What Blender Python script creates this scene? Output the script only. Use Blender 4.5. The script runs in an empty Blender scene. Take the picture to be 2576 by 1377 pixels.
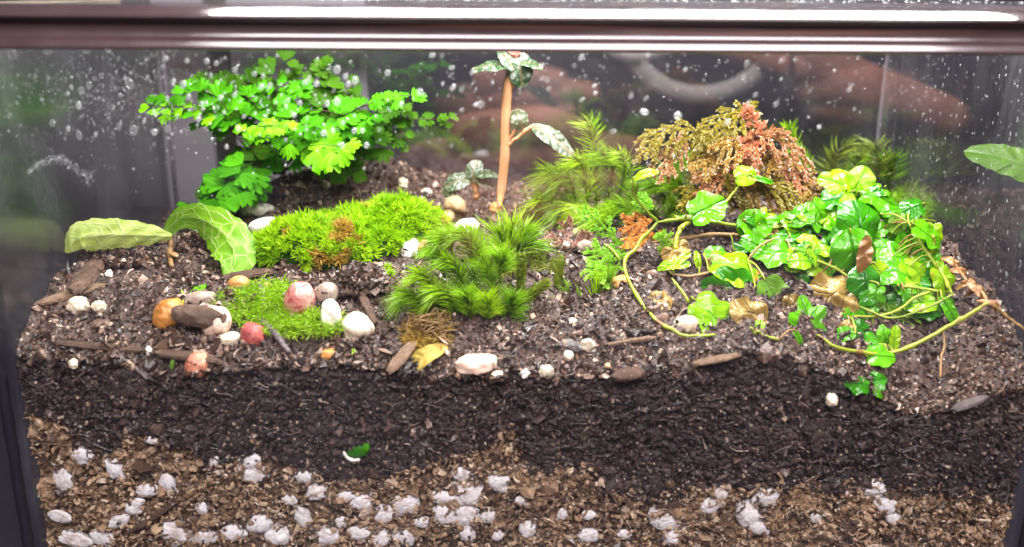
import bpy, math, random
import numpy as np
from mathutils import Matrix, Vector

random.seed(7)
rng = np.random.default_rng(11)
SC = bpy.context.scene
COL = SC.collection
S = 0.0062          # one working unit is 6.2 mm

# ------------------------------------------------------------------ camera
FPX, CX, CY = 2400.0, 1288.0, 688.5
PITCH, ROLL = math.radians(17.0), math.radians(0.35)
CAM = np.array([0.0, -25.9, 10.9])
RM = Matrix.Rotation(math.pi / 2 - PITCH, 4, 'X') @ Matrix.Rotation(ROLL, 4, 'Z')
R3 = np.array(RM.to_3x3())
RIGHT, UP, FWD = R3[:, 0], R3[:, 1], -R3[:, 2]
cd = bpy.data.cameras.new("camera")
cd.sensor_width = 36.0
cd.lens = 36.0 * FPX / 2576.0
cd.clip_start, cd.clip_end = 0.005, 10.0
cd.dof.use_dof = True
cd.dof.focus_distance = 31.5 * S
cd.dof.aperture_fstop = 13.0
cam = bpy.data.objects.new("camera", cd)
cam.matrix_world = Matrix.Translation(Vector(CAM * S)) @ RM
COL.objects.link(cam)
SC.camera = cam

# ------------------------------------------------------------------ world, lamps, exposure
W = bpy.data.worlds.new("World"); SC.world = W; W.use_nodes = True
W.node_tree.nodes["Background"].inputs[0].default_value = (0.92, 0.84, 1.0, 1)
W.node_tree.nodes["Background"].inputs[1].default_value = 0.045

def area(name, loc, target, sx, sy, power, color):
    l = bpy.data.lights.new(name, 'AREA'); l.shape = 'RECTANGLE'
    l.size, l.size_y, l.energy, l.color = sx * S, sy * S, power, color
    o = bpy.data.objects.new(name, l); COL.objects.link(o)
    o.location = Vector(loc) * S
    o.rotation_euler = (Vector(target) - Vector(loc)).to_track_quat('-Z', 'Y').to_euler()
    return o
area("grow_lamp", (3.2, 5.0, 15.5), (3.2, 6.0, 0), 26, 3.4, 0.68, (1.0, 0.955, 0.95))
area("room_lamp", (5, -45, 52), (0, 0, -2), 64, 30, 4.7, (1.0, 0.92, 0.95))
sl = bpy.data.lights.new("hand_fill_spot", 'SPOT'); sl.energy = 17; sl.spot_size = math.radians(40); sl.spot_blend = 0.6  # added spot that brightens the hands and ring for their reflection
sl.shadow_soft_size = 2 * S; sl.color = (1.0, 0.86, 0.8)
so = bpy.data.objects.new("hand_fill_spot", sl); COL.objects.link(so)
so.location = Vector((8, 8, 46)) * S
so.rotation_euler = (Vector((13, -27, 6)) - Vector((8, 8, 46))).to_track_quat('-Z', 'Y').to_euler()

SC.view_settings.view_transform = 'Standard'; SC.view_settings.look = 'None'
SC.view_settings.exposure = 0.0; SC.view_settings.gamma = 1.0
try:
    SC.cycles.use_denoising = True
    SC.cycles.transparent_max_bounces = 24
    SC.cycles.max_bounces = 8
    SC.cycles.caustics_reflective = False; SC.cycles.caustics_refractive = False
    SC.cycles.sample_clamp_indirect = 4.0
except Exception:
    pass

# ------------------------------------------------------------------ geometry helpers
def A(*p): return np.array(p, float)
def nrm(v):
    v = np.asarray(v, float); n = np.linalg.norm(v, axis=-1, keepdims=True); return v / np.maximum(n, 1e-9)
def ray(px, py): return FWD + RIGHT * ((px - CX) / FPX) - UP * ((py - CY) / FPX)
def P(px, py, Y):
    d = ray(px, py); return CAM + d * ((Y - CAM[1]) / d[1])
def upx(p): return float((np.asarray(p) - CAM) @ FWD) / FPX      # units per photo pixel at p
def sm(a, b, x): t = np.clip((x - a) / (b - a), 0, 1); return t * t * (3 - 2 * t)

XL, XR, YB, ZT, ZB = -14.55, 15.5, 14.5, 9.2, -9.0
_fx, _fz = [], []
for px, py in [(-60, 870), (60, 905), (200, 930), (330, 948), (600, 955), (900, 945), (1130, 952), (1500, 962), (1700, 945), (1900, 900), (2050, 930),
               (2180, 1005), (2300, 1050), (2400, 1050), (2500, 1010), (2640, 975)]:
    q = P(px, py, 0.0); _fx.append(q[0]); _fz.append(q[2])
def zfront(x): return np.interp(x, _fx, _fz)
def lump(x, y, cx, cy, rx, ry): return np.exp(-((x - cx) / rx) ** 2 - ((y - cy) / ry) ** 2)
def wob(x, y):
    return (0.5 * np.sin(1.7 * x + 0.9 * y) * np.sin(1.3 * y - 0.4 * x + 1.0) + 0.3 * np.sin(3.1 * x - 2.2 * y + 2) * np.sin(2.7 * y + x) + 0.2 * np.sin(5.9 * x + 1) * np.sin(5.3 * y + .7 * x))
def H(x, y):
    x = np.asarray(x, float); y = np.asarray(y, float)
    zf = zfront(x)
    zb = 2.55 - 0.25 * sm(-6, -14, x) + 0.1 * sm(6, 14, x)
    k = np.where(x < -5, 3.2, 4.0)
    s = 1 - np.exp(-np.maximum(y, 0) / k)
    z = zf + (zb - zf) * s
    z = z - 1.1 * lump(x, y, -15, 12, 5, 5) + 1.5 * lump(x, y, -6.2, 12.6, 3.2, 2.2) - 0.35 * lump(x, y, 4.5, 13, 4, 4)
    return z + 0.16 * wob(x, y) * sm(0.0, 1.2, y)
_lat = np.random.default_rng(5).uniform(-1, 1, (256, 256))
def vnoise(x, y, sc):
    x, y = np.asarray(x, float) / sc, np.asarray(y, float) / sc; i, j = np.floor(x).astype(int), np.floor(y).astype(int); f, g_ = x - i, y - j; f, g_ = f * f * (3 - 2 * f), g_ * g_ * (3 - 2 * g_)
    a, b, c, d = _lat[i % 256, j % 256], _lat[(i + 1) % 256, j % 256], _lat[i % 256, (j + 1) % 256], _lat[(i + 1) % 256, (j + 1) % 256]
    return (a * (1 - f) + b * f) * (1 - g_) + (c * (1 - f) + d * f) * g_
def bil(x, y, sc, k): return np.abs(vnoise(x + 3.1 * k, y + 7.7 * k, sc)) ** .8
def HD(x, y):
    x, y = np.asarray(x, float), np.asarray(y, float)
    wx, wy = x + .15 * vnoise(x, y, .3), y + .15 * vnoise(y, x, .3)
    return H(x, y) + .20 * vnoise(x, y, .9) + .20 * bil(wx, wy, .5, 1) + .13 * bil(wx, wy, .25, 2) + .08 * bil(wx, wy, .12, 3) + .04 * bil(x, y, .06, 4) - .10
def G(px, py, lift=0.08):
    d = ray(px, py); t = 24.0
    for i in range(400):
        p = CAM + d * t
        if p[1] > -0.2 and p[2] <= H(p[0], p[1]) + lift: break
        t += 0.07
    return p

def PG(px, py, Y, gap=.2):
    return P(px, py, min(Y, G(px, py)[1] - gap))

def cr(pts, n=24):
    p = np.array(pts, float); m = len(p)
    if m == 2: return p[0] + (p[1] - p[0]) * np.linspace(0, 1, n)[:, None]
    e = np.vstack([2 * p[0] - p[1], p, 2 * p[-1] - p[-2]]); out = []
    for t in np.linspace(0, m - 1 - 1e-6, n):
        i = int(t); f = t - i; a, b, c, d = e[i], e[i + 1], e[i + 2], e[i + 3]
        out.append(0.5 * (2 * b + (c - a) * f + (2 * a - 5 * b + 4 * c - d) * f * f + (3 * b - a - 3 * c + d) * f ** 3))
    return np.array(out)
def frames(c):
    t = nrm(np.gradient(c, axis=0)); n = np.zeros_like(t)
    a = A(0, 0, 1) if abs(t[0][2]) < .9 else A(0, 1, 0)
    n[0] = nrm(np.cross(t[0], a))
    for i in range(1, len(c)):
        v = n[i - 1] - t[i] * (n[i - 1] @ t[i]); n[i] = nrm(v)
    return t, n, np.cross(t, n)

class MB:
    """collects vertices, faces, a per-vertex value t and uvs, and links them as one mesh"""
    def __init__(s): s.v, s.f, s.t, s.u, s.n = [], [], [], [], 0
    def add(s, V, F, t=0.0, uv=None):
        V = np.asarray(V, float).reshape(-1, 3); F = np.asarray(F, int)
        s.v.append(V); s.f.append(F + s.n)
        s.t.append(np.broadcast_to(np.asarray(t, float), (len(V),)).copy())
        s.u.append(np.zeros((len(V), 2)) if uv is None else np.asarray(uv, float)); s.n += len(V)
        return s
    def mesh(s, name, m, origin, smooth=True):
        V = (np.vstack(s.v) - origin) * S
        me = bpy.data.meshes.new(name); me.vertices.add(len(V)); me.vertices.foreach_set('co', V.ravel())
        loops = np.concatenate([f.ravel() for f in s.f]); tot = np.concatenate([np.full(len(f), f.shape[1]) for f in s.f])
        me.loops.add(len(loops)); me.loops.foreach_set('vertex_index', loops)
        me.polygons.add(len(tot)); me.polygons.foreach_set('loop_start', np.concatenate([[0], np.cumsum(tot)[:-1]]))
        me.polygons.foreach_set('use_smooth', np.full(len(tot), smooth))
        at = me.attributes.new('t', 'FLOAT', 'POINT'); at.data.foreach_set('value', np.concatenate(s.t))
        uv = np.vstack(s.u)
        if np.any(uv):
            l = me.uv_layers.new(name='UVMap'); l.data.foreach_set('uv', uv[loops].ravel())
        me.update(calc_edges=True); me.validate()
        me.materials.append(m)
        return me
    def build(s, name, m, parent=None, origin=None, smooth=True):
        V = np.vstack(s.v)
        if origin is None: origin = A(V[:, 0].mean(), V[:, 1].mean(), V[:, 2].min())
        return link(name, s.mesh(name, m, origin, smooth), origin, parent)
ORG = {}
def link(name, me, origin, parent=None):
    o = bpy.data.objects.new(name, me); COL.objects.link(o)
    base = A(0, 0, 0)
    if parent is not None: o.parent = parent; base = ORG[parent.name]
    o.location = Vector((np.asarray(origin, float) - base) * S); ORG[o.name] = np.asarray(origin, float)
    return o
def tag(o, label=None, cat=None, group=None, kind=None):
    for k, v in (('label', label), ('category', cat), ('group', group), ('kind', kind)):
        if v: o[k] = v
    return o
def empty(name, origin, label, cat, group=None):
    o = link(name, None, origin); o.empty_display_size = 0.005
    return tag(o, label, cat, group)

def box(x0, x1, y0, y1, z0, z1):
    V = [(x, y, z) for x in (x0, x1) for y in (y0, y1) for z in (z0, z1)]
    return V, [(0, 1, 3, 2), (4, 6, 7, 5), (0, 4, 5, 1), (2, 3, 7, 6), (0, 2, 6, 4), (1, 5, 7, 3)]
def tube(mb, c, r, n=7, t0=0.0, t1=1.0, bump=0.0):
    c = np.asarray(c, float); m = len(c); r = np.broadcast_to(np.asarray(r, float), (m,))
    _, a, b = frames(c); th = np.linspace(0, 2 * np.pi, n, endpoint=False)
    rr = r[:, None] * (1 + bump * rng.normal(size=(m, n)))
    V = c[:, None, :] + rr[:, :, None] * (np.cos(th)[None, :, None] * a[:, None, :] + np.sin(th)[None, :, None] * b[:, None, :])
    V = np.vstack([V.reshape(-1, 3), c[0], c[-1]]); F = []; E = []
    for i in range(m - 1):
        for j in range(n): k = (j + 1) % n; F.append((i * n + j, i * n + k, (i + 1) * n + k, (i + 1) * n + j))
    for j in range(n):
        k = (j + 1) % n; E.append((m * n, k, j)); E.append((m * n + 1, (m - 1) * n + j, (m - 1) * n + k))
    t = np.concatenate([np.repeat(np.linspace(t0, t1, m), n), [t0, t1]])
    uv = np.column_stack([t * 4 + 1e-4, np.concatenate([np.tile(np.arange(n) / n, m), [0, 0]])])
    mb.add(V, F, t, uv); mb.f.append(np.array(E) + mb.n - len(V))
    return mb
def blades(mb, base, d, L, wd, bend, t0=0.0, facing=None):
    """many curved tapering blades at once: base, d (N,3), lengths, widths, bend (N,3) offset of the tip"""
    base = np.asarray(base, float); d = nrm(d); N = len(base); L = np.broadcast_to(L, (N,))[:, None]; wd = np.broadcast_to(wd, (N,))[:, None]
    rv = rng.normal(size=(N, 3)) if facing is None else np.broadcast_to(facing, (N, 3)) + rng.normal(size=(N, 3)) * .35
    s = nrm(np.cross(d, rv))
    def at(u): return base + d * L * u + bend * L * u * u
    V = np.stack([base - s * wd * .5, base + s * wd * .5, at(.4) - s * wd * .5, at(.4) + s * wd * .5, at(.75) - s * wd * .32, at(.75) + s * wd * .32, at(1.0)], 1).reshape(-1, 3)
    o = (np.arange(N) * 7)[:, None]
    Q = np.concatenate([o + np.array([[0, 1, 3, 2]]), o + np.array([[2, 3, 5, 4]])]); T = o + np.array([[4, 5, 6]])
    t = np.tile([t0, t0, .4, .4, .75, .75, 1.0], N)
    mb.add(V, Q, t); mb.f.append(T + mb.n - len(V))
def ico(sub=1):
    f = (1 + 5 ** .5) / 2
    V = [(-1, f, 0), (1, f, 0), (-1, -f, 0), (1, -f, 0), (0, -1, f), (0, 1, f), (0, -1, -f), (0, 1, -f), (f, 0, -1), (f, 0, 1), (-f, 0, -1), (-f, 0, 1)]
    F = [(0, 11, 5), (0, 5, 1), (0, 1, 7), (0, 7, 10), (0, 10, 11), (1, 5, 9), (5, 11, 4), (11, 10, 2), (10, 7, 6), (7, 1, 8), (3, 9, 4), (3, 4, 2), (3, 2, 6), (3, 6, 8), (3, 8, 9), (4, 9, 5), (2, 4, 11), (6, 2, 10), (8, 6, 7), (9, 8, 1)]
    V = [tuple(nrm(A(*v))) for v in V]
    for _ in range(sub):
        mid, nf = {}, []
        def m(a, b):
            k = (min(a, b), max(a, b))
            if k not in mid: mid[k] = len(V); V.append(tuple(nrm(A(*V[a]) + A(*V[b]))))
            return mid[k]
        for a, b, c in F:
            x, y, z = m(a, b), m(b, c), m(c, a); nf += [(a, x, z), (b, y, x), (c, z, y), (x, y, z)]
        F = nf
    return np.array(V), np.array(F)
ICO = {i: ico(i) for i in range(5)}
def rots(N):
    q = nrm(rng.normal(size=(N, 4))); w, x, y, z = q.T
    return np.stack([1 - 2 * (y * y + z * z), 2 * (x * y - z * w), 2 * (x * z + y * w), 2 * (x * y + z * w), 1 - 2 * (x * x + z * z), 2 * (y * z - x * w), 2 * (x * z - y * w), 2 * (y * z + x * w), 1 - 2 * (x * x + y * y)], -1).reshape(N, 3, 3)
def crumbs(mb, C, r, el=0.35, jit=0.25, sub=0):
    """N small irregular lumps in one go; C (N,3) centres, r (N,) radii"""
    N = len(C); V0, F0 = ICO[sub]; k = len(V0)
    V = V0[None] * (1 + jit * rng.normal(size=(N, k, 1))) * (1 + el * rng.normal(size=(N, 1, 3))).clip(.35, 2.2)
    V = np.einsum('nij,nkj->nki', rots(N), V) * np.asarray(r)[:, None, None] + C[:, None, :]
    F = (F0[None] + (np.arange(N) * k)[:, None, None]).reshape(-1, 3)
    mb.add(V.reshape(-1, 3), F)
def lowfreq(V, amp, k, seed):
    g = np.random.default_rng(seed); o = np.zeros(len(V))
    for i in range(7):
        d = g.normal(size=3) * k * (1 + .5 * i); o += np.sin(V @ d + g.uniform(0, 6.28)) / (1 + .6 * i)
    return amp * o
def lump_mesh(mb, c, rad, rot, amp=.08, k=1.3, seed=0, sub=3, boxy=1.0, fine=0.0):
    V, F = ICO[sub]; V = np.sign(V) * np.abs(V) ** boxy
    if boxy != 1.0: V = V / np.abs(V).max()
    V = V * (1 + lowfreq(V, amp, k, seed))[:, None]
    if fine: V = V * (1 + lowfreq(V, fine, 6, seed + 5))[:, None]
    M = np.array(Matrix.Rotation(rot[2], 3, 'Z') @ Matrix.Rotation(rot[1], 3, 'Y') @ Matrix.Rotation(rot[0], 3, 'X'))
    mb.add((V * rad) @ M.T + c, F, 0.0, np.column_stack([V[:, 0] + 2, V[:, 2] + 2]))

# ------------------------------------------------------------------ material helpers
class NT:
    def __init__(s, name):
        s.m = bpy.data.materials.new(name); s.m.use_nodes = True; s.t = s.m.node_tree; s.t.nodes.clear()
        s.out = s.t.nodes.new('ShaderNodeOutputMaterial')
    def n(s, typ, **kw):
        nd = s.t.nodes.new(typ)
        for k, v in kw.items():
            if k.startswith('_'): setattr(nd, k[1:], v)
            else: s.set(nd, k, v)
        return nd
    def set(s, nd, k, v):
        i = nd.inputs[int(k[1:])] if k[0] == 'i' and k[1:].isdigit() else nd.inputs[k.replace('__', ' ')]
        if isinstance(v, bpy.types.NodeSocket): s.t.links.new(v, i)
        elif isinstance(v, (tuple, list)) and len(v) == 3 and i.type == 'RGBA': i.default_value = (*v, 1)
        else: i.default_value = v
    def ramp(s, fac, stops, interp='LINEAR'):
        r = s.n('ShaderNodeValToRGB'); r.color_ramp.interpolation = interp; e = r.color_ramp.elements
        while len(e) < len(stops): e.new(0.5)
        for a, (p, c) in zip(e, stops): a.position = p; a.color = (*c, 1) if len(c) == 3 else c
        s.t.links.new(fac, r.inputs[0]); return r.outputs[0]
    def noise(s, scale, detail=3.0, vec=None, rough=.55, dist=0.0):
        nd = s.n('ShaderNodeTexNoise', Scale=scale, Detail=detail, Roughness=rough, Distortion=dist)
        if vec is not None: s.t.links.new(vec, nd.inputs['Vector'])
        return nd.outputs['Fac']
    def coord(s, w='Object'): return s.n('ShaderNodeTexCoord').outputs[w]
    def math(s, op, a, b=0.0, c=None):
        nd = s.n('ShaderNodeMath', _operation=op); s.set(nd, 'i0', a); s.set(nd, 'i1', b)
        if c is not None: s.set(nd, 'i2', c)
        return nd.outputs[0]
    def mixc(s, f, a, b, mode='MIX'):
        nd = s.n('ShaderNodeMix', _data_type='RGBA', _blend_type=mode); s.set(nd, 'i0', f); s.set(nd, 'i6', a); s.set(nd, 'i7', b); return nd.outputs[2]
    def rmap(s, v, a, b, c, d):
        nd = s.n('ShaderNodeMapRange'); s.set(nd, 'i0', v)
        for i, x in enumerate((a, b, c, d)): nd.inputs[i + 1].default_value = x
        return nd.outputs[0]
    def bump(s, h, strength, dist):
        return s.n('ShaderNodeBump', Height=h, Strength=strength, Distance=dist * S).outputs[0]
    def attr(s, name='t'): return s.n('ShaderNodeAttribute', _attribute_name=name).outputs['Fac']
    def island(s): return s.n('ShaderNodeNewGeometry').outputs['Random Per Island']
    def orand(s): return s.n('ShaderNodeObjectInfo').outputs['Random']
    def pbsdf(s, color, rough=.5, spec=.5, normal=None, **kw):
        p = s.n('ShaderNodeBsdfPrincipled'); s.set(p, 'Base Color', color); s.set(p, 'Roughness', rough); s.set(p, 'Specular IOR Level', spec)
        if normal is not None: s.set(p, 'Normal', normal)
        for k, v in kw.items(): s.set(p, k, v)
        return p.outputs[0]
    def mixs(s, f, a, b):
        nd = s.n('ShaderNodeMixShader'); s.set(nd, 'i0', f); s.t.links.new(a, nd.inputs[1]); s.t.links.new(b, nd.inputs[2]); return nd.outputs[0]
    def done(s, sh): s.t.links.new(sh, s.out.inputs[0]); return s.m

def leafy(name, dark, light, rough=.35, spec=.5, trans=.35, tint=None, noise=1.2, veins=None, spots=None, bump=.3, tgrad=None):
    """green tissue: two-tone by noise and by copy, light comes through it"""
    k = NT(name); co = k.coord()
    f = k.math('ADD', k.math('MULTIPLY', k.noise(noise / S, 4, co), .75), k.math('MULTIPLY', k.math('ADD', k.orand(), k.math('MULTIPLY', k.island(), .6)), .28))
    c = k.ramp(f, [(.25, dark), (.75, light)])
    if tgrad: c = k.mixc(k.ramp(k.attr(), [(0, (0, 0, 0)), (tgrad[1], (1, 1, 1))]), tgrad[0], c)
    nm = None; hgt = k.noise(5 / S, 4, co)
    if spots: c = k.mixc(k.ramp(k.noise(2.2 / S, 3, co, dist=.6), [(spots[1], (0, 0, 0)), (spots[1] + .06, (1, 1, 1))]), c, spots[0])
    if veins:
        uv = k.n('ShaderNodeSeparateXYZ', Vector=k.coord('UV')); x, y = uv.outputs[0], uv.outputs[1]
        ay = k.math('ABSOLUTE', y)
        mid = k.ramp(ay, [(.0, (1, 1, 1)), (.035, (0, 0, 0))])
        w = k.math('ABSOLUTE', k.math('SINE', k.math('MULTIPLY', k.math('SUBTRACT', x, k.math('MULTIPLY', ay, .9)), 13.0)))
        side = k.ramp(w, [(.0, (1, 1, 1)), (.22, (0, 0, 0))])
        vn = k.math('MAXIMUM', mid, k.math('MULTIPLY', side, .6))
        c = k.mixc(k.math('MULTIPLY', vn, .75), c, veins)
        hgt = k.math('SUBTRACT', hgt, k.math('MULTIPLY', vn, .9))
    nm = k.bump(hgt, bump, .06)
    a = k.pbsdf(c, rough, spec, nm)
    b = k.n('ShaderNodeBsdfTranslucent', Color=k.mixc(1.0, c, tint or (1.0, 1.0, .55), 'MULTIPLY'), Normal=nm).outputs[0]
    return k.done(k.mixs(trans, a, b))

M = {}
M['fern'] = leafy('fern_green', (.022, .16, .003), (.085, .36, .006), .5, .06, .40, noise=.5)
M['fern_light'] = leafy('fern_bright_green', (.07, .34, .003), (.20, .52, .006), .4, .10, .36, noise=.5)
M['fern_shaded'] = leafy('fern_shaded_green', (.018, .085, .004), (.065, .17, .008), .5, .05, .40, noise=.5)  # darker fern copy; the dimness at the back is in its colour
M['fig'] = leafy('fig_green', (.030, .19, .001), (.12, .43, .002), .07, .4, .2, noise=.5, veins=(.014, .13, .004), bump=.5)
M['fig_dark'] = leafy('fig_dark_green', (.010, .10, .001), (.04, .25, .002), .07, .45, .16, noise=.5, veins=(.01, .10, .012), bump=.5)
M['fig_yellow'] = leafy('fig_yellow_green', (.10, .34, .002), (.36, .55, .004), .08, .4, .25, noise=.5, veins=(.10, .36, .02), spots=((.50, .20, .03), .63), bump=.5)
M['fig_pale'] = leafy('fig_pale_green', (.06, .18, .01), (.15, .31, .02), .3, .4, .3, noise=.5, veins=(.12, .28, .04))
M['dead'] = leafy('dead_leaf', (.14, .085, .018), (.40, .27, .07), .2, .6, .22, tint=(1, .8, .4), noise=.8, veins=(.30, .20, .07), bump=.8)
M['brown_leaf'] = leafy('brown_leaf', (.18, .07, .02), (.42, .22, .07), .3, .6, .2, tint=(1, .7, .4), noise=.8, bump=.8)
M['yellow_leaf'] = leafy('yellow_leaf', (.42, .27, .03), (.62, .48, .10), .5, .4, .3, tint=(1, .8, .4), noise=.6)
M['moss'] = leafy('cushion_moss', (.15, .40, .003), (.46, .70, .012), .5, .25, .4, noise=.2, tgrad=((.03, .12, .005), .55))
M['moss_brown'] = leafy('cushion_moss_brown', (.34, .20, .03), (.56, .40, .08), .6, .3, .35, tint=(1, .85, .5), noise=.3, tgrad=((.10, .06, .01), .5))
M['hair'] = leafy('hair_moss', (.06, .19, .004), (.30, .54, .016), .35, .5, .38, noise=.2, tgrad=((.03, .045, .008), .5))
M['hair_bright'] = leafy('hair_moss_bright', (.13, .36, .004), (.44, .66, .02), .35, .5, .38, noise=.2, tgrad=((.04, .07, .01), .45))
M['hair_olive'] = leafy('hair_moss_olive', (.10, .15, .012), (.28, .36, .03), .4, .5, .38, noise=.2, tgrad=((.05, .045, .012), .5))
M['spike_green'] = leafy('spikemoss_green', (.16, .46, .02), (.40, .66, .06), .4, .45, .35, noise=.2)
M['spike_orange'] = leafy('spikemoss_orange', (.42, .14, .02), (.66, .34, .06), .45, .4, .3, tint=(1, .7, .4), noise=.2)
M['spike_olive'] = leafy('spikemoss_olive', (.09, .07, .010), (.34, .28, .03), .25, .6, .3, tint=(1, .8, .4), noise=.2)
M['spike_pink'] = leafy('spikemoss_pink', (.16, .12, .02), (.58, .26, .13), .2, .7, .28, tint=(1, .7, .5), noise=.2)
M['spike_red'] = leafy('spikemoss_red', (.32, .09, .04), (.60, .27, .14), .22, .7, .3, tint=(1, .6, .4), noise=.2)
M['spike_gold'] = leafy('spikemoss_gold', (.13, .10, .012), (.42, .26, .06), .2, .7, .3, tint=(1, .75, .4), noise=.2)
M['vine'] = leafy('vine_green', (.13, .24, .012), (.38, .44, .035), .35, .5, .2, noise=.5, spots=((.26, .13, .04), .58))
M['vine_brown'] = leafy('vine_brown', (.20, .11, .04), (.34, .20, .07), .45, .5, .1, noise=.4)
M['stem'] = leafy('orange_stem', (.32, .125, .055), (.52, .26, .12), .45, .5, .12, tint=(1, .7, .4), noise=.5)
M['wire'] = leafy('black_stalk', (.03, .018, .01), (.07, .035, .02), .4, .5, .05, noise=.5)
M['spike_brown'] = leafy('spikemoss_brown', (.22, .10, .07), (.42, .24, .17), .3, .7, .25, tint=(1, .7, .5), noise=.2)
M['white_root'] = leafy('white_root', (.72, .74, .62), (.82, .84, .74), .4, .5, .2)
M['root_brown'] = leafy('root_brown', (.10, .055, .02), (.26, .16, .06), .5, .4, .1, noise=.6)
M['bud'] = leafy('pink_bud', (.55, .20, .16), (.75, .36, .30), .4, .5, .3, tint=(1, .7, .6))

def speckled():
    k = NT('silver_speckled_leaf'); co = k.coord()
    c = k.ramp(k.noise(7 / S, 4, co), [(.44, (.022, .055, .016)), (.55, (.07, .12, .06)), (.68, (.36, .40, .32))])
    uv = k.n('ShaderNodeSeparateXYZ', Vector=k.coord('UV'))
    c = k.mixc(k.ramp(k.math('ABSOLUTE', uv.outputs[1]), [(.0, (.8, .8, .8)), (.05, (0, 0, 0))]), c, (.16, .11, .05))
    return k.done(k.mixs(.2, k.pbsdf(c, .35, .6, k.bump(k.noise(9 / S, 3, co), .6, .05)), k.n('ShaderNodeBsdfTranslucent', Color=c).outputs[0]))
M['speckled'] = speckled()
def netleaf(name, g1, g2, vein):
    k = NT(name); u = k.coord('UV'); s = k.n('ShaderNodeSeparateXYZ', Vector=u); x, y = s.outputs[0], s.outputs[1]
    nz = k.noise(9, 4, u); yy = k.math('ADD', y, k.math('MULTIPLY', k.math('SUBTRACT', nz, .5), .13))
    lon = k.math('ABSOLUTE', k.math('SINE', k.math('MULTIPLY', yy, 9.5)))
    l1 = k.ramp(lon, [(.0, (1, 1, 1)), (.08, (.5, .5, .5)), (.15, (0, 0, 0))])
    mp = k.n('ShaderNodeMapping', Vector=u); mp.inputs['Scale'].default_value = (7.5, 3.4, 1); mp.inputs['Rotation'].default_value = (0, 0, .5)
    vo = k.n('ShaderNodeTexVoronoi', _feature='DISTANCE_TO_EDGE', Vector=k.mixc(.12, mp.outputs[0], k.n('ShaderNodeTexNoise', Vector=u, Scale=8.0).outputs['Color'], 'ADD'), Scale=1.0)
    l2 = k.ramp(vo.outputs['Distance'], [(.0, (.8, .8, .8)), (.03, (.35, .35, .35)), (.06, (0, 0, 0))])
    c = k.mixc(k.math('MAXIMUM', l1, l2), k.ramp(k.noise(3, 3, u), [(.3, g1), (.7, g2)]), vein)
    a = k.pbsdf(c, .4, .45, k.bump(k.math('MAXIMUM', l1, l2), .35, -.06))
    return k.done(k.mixs(.4, a, k.n('ShaderNodeBsdfTranslucent', Color=c).outputs[0]))
M['net'] = netleaf('net_veined_leaf', (.13, .36, .008), (.24, .50, .015), (.52, .72, .20))
M['net_pale'] = netleaf('net_veined_leaf_pale', (.46, .62, .10), (.60, .74, .20), (.66, .80, .34))

def stone(name, c1, c2, spot=None, rough=.3, spotth=.62, nscale=1.2):
    k = NT(name); co = k.coord()
    c = k.ramp(k.noise(nscale / S, 5, co, dist=.4), [(.3, c1), (.7, c2)])
    if spot: c = k.mixc(k.ramp(k.noise(3.2 / S, 5, co, dist=1.0), [(spotth, (0, 0, 0)), (spotth + .05, (1, 1, 1))]), c, spot)
    c = k.mixc(k.math('MULTIPLY', k.ramp(k.noise(1.6 / S, 6, co, .72, .5), [(.53, (0, 0, 0)), (.64, (1, 1, 1))]), .85), c, (.10, .06, .045))
    c = k.mixc(k.ramp(k.noise(5 / S, 5, co, .7), [(.3, (.35, .35, .35)), (.6, (0, 0, 0))]), c, (.55, .50, .46), 'MULTIPLY')
    h = k.noise(9 / S, 5, co)
    return k.done(k.pbsdf(c, k.rmap(k.noise(6 / S, 3, co), .3, .7, rough - .12, rough + .25), .5, k.bump(h, .6, .06), Subsurface__Weight=.12, Subsurface__Radius=(.004, .003, .002)))
ST = {
 'white': stone('white_stone', (.70, .66, .56), (.85, .82, .74), (.35, .26, .18), .32, .68),
 'pure': stone('bright_white_stone', (.78, .80, .80), (.86, .87, .86), None, .3),
 'cream': stone('cream_stone', (.62, .52, .36), (.80, .73, .58), (.22, .13, .08), .35, .66),
 'pinkwhite': stone('pink_white_stone', (.72, .46, .34), (.84, .72, .60), (.12, .07, .05), .35, .66),
 'pinkcream': stone('pink_cream_stone', (.72, .60, .44), (.80, .70, .56), (.16, .10, .06), .4, .70),
 'tan': stone('tan_stone', (.55, .34, .16), (.74, .54, .30), (.26, .15, .08), .35, .7),
 'orange': stone('orange_stone', (.52, .24, .06), (.70, .42, .16), (.16, .08, .04), .3, .66),
 'rust': stone('rusty_orange_stone', (.46, .17, .03), (.66, .32, .07), (.12, .06, .03), .3, .66),
 'coral': stone('coral_stone', (.46, .14, .08), (.74, .36, .22), (.10, .04, .03), .35, .60, 2.0),
 'red': stone('red_stone', (.26, .04, .04), (.58, .15, .12), (.14, .03, .03), .4, .62, 2.2),
 'redwhite': stone('red_white_stone', (.50, .10, .09), (.74, .50, .42), (.42, .07, .07), .25, .56, .7),
 'grey': stone('grey_brown_stone', (.24, .18, .14), (.48, .40, .32), (.05, .03, .025), .4, .58),
}
def perlite_mat():
    k = NT('perlite'); co = k.coord()
    c = k.ramp(k.noise(4 / S, 5, co), [(.27, (.34, .26, .20)), (.37, (.66, .61, .59)), (.55, (.82, .80, .82)), (.8, (.88, .87, .89))])
    st_ = k.n('ShaderNodeMapping', Vector=co); k.set(st_, 'Location', k.n('ShaderNodeObjectInfo').outputs['Location'])
    c = k.mixc(k.math('MULTIPLY', k.ramp(k.noise(1.1 / S, 5, st_.outputs[0], .7, .5), [(.50, (0, 0, 0)), (.64, (1, 1, 1))]), .7), c, (.30, .19, .12))
    c = k.mixc(k.math('MULTIPLY', k.orand(), .35), c, (.50, .46, .48))
    h = k.noise(6 / S, 6, co, .7)
    return k.done(k.pbsdf(c, .7, .3, k.bump(h, .6, .08), Subsurface__Weight=.15, Subsurface__Radius=(.003, .003, .003)))
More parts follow.
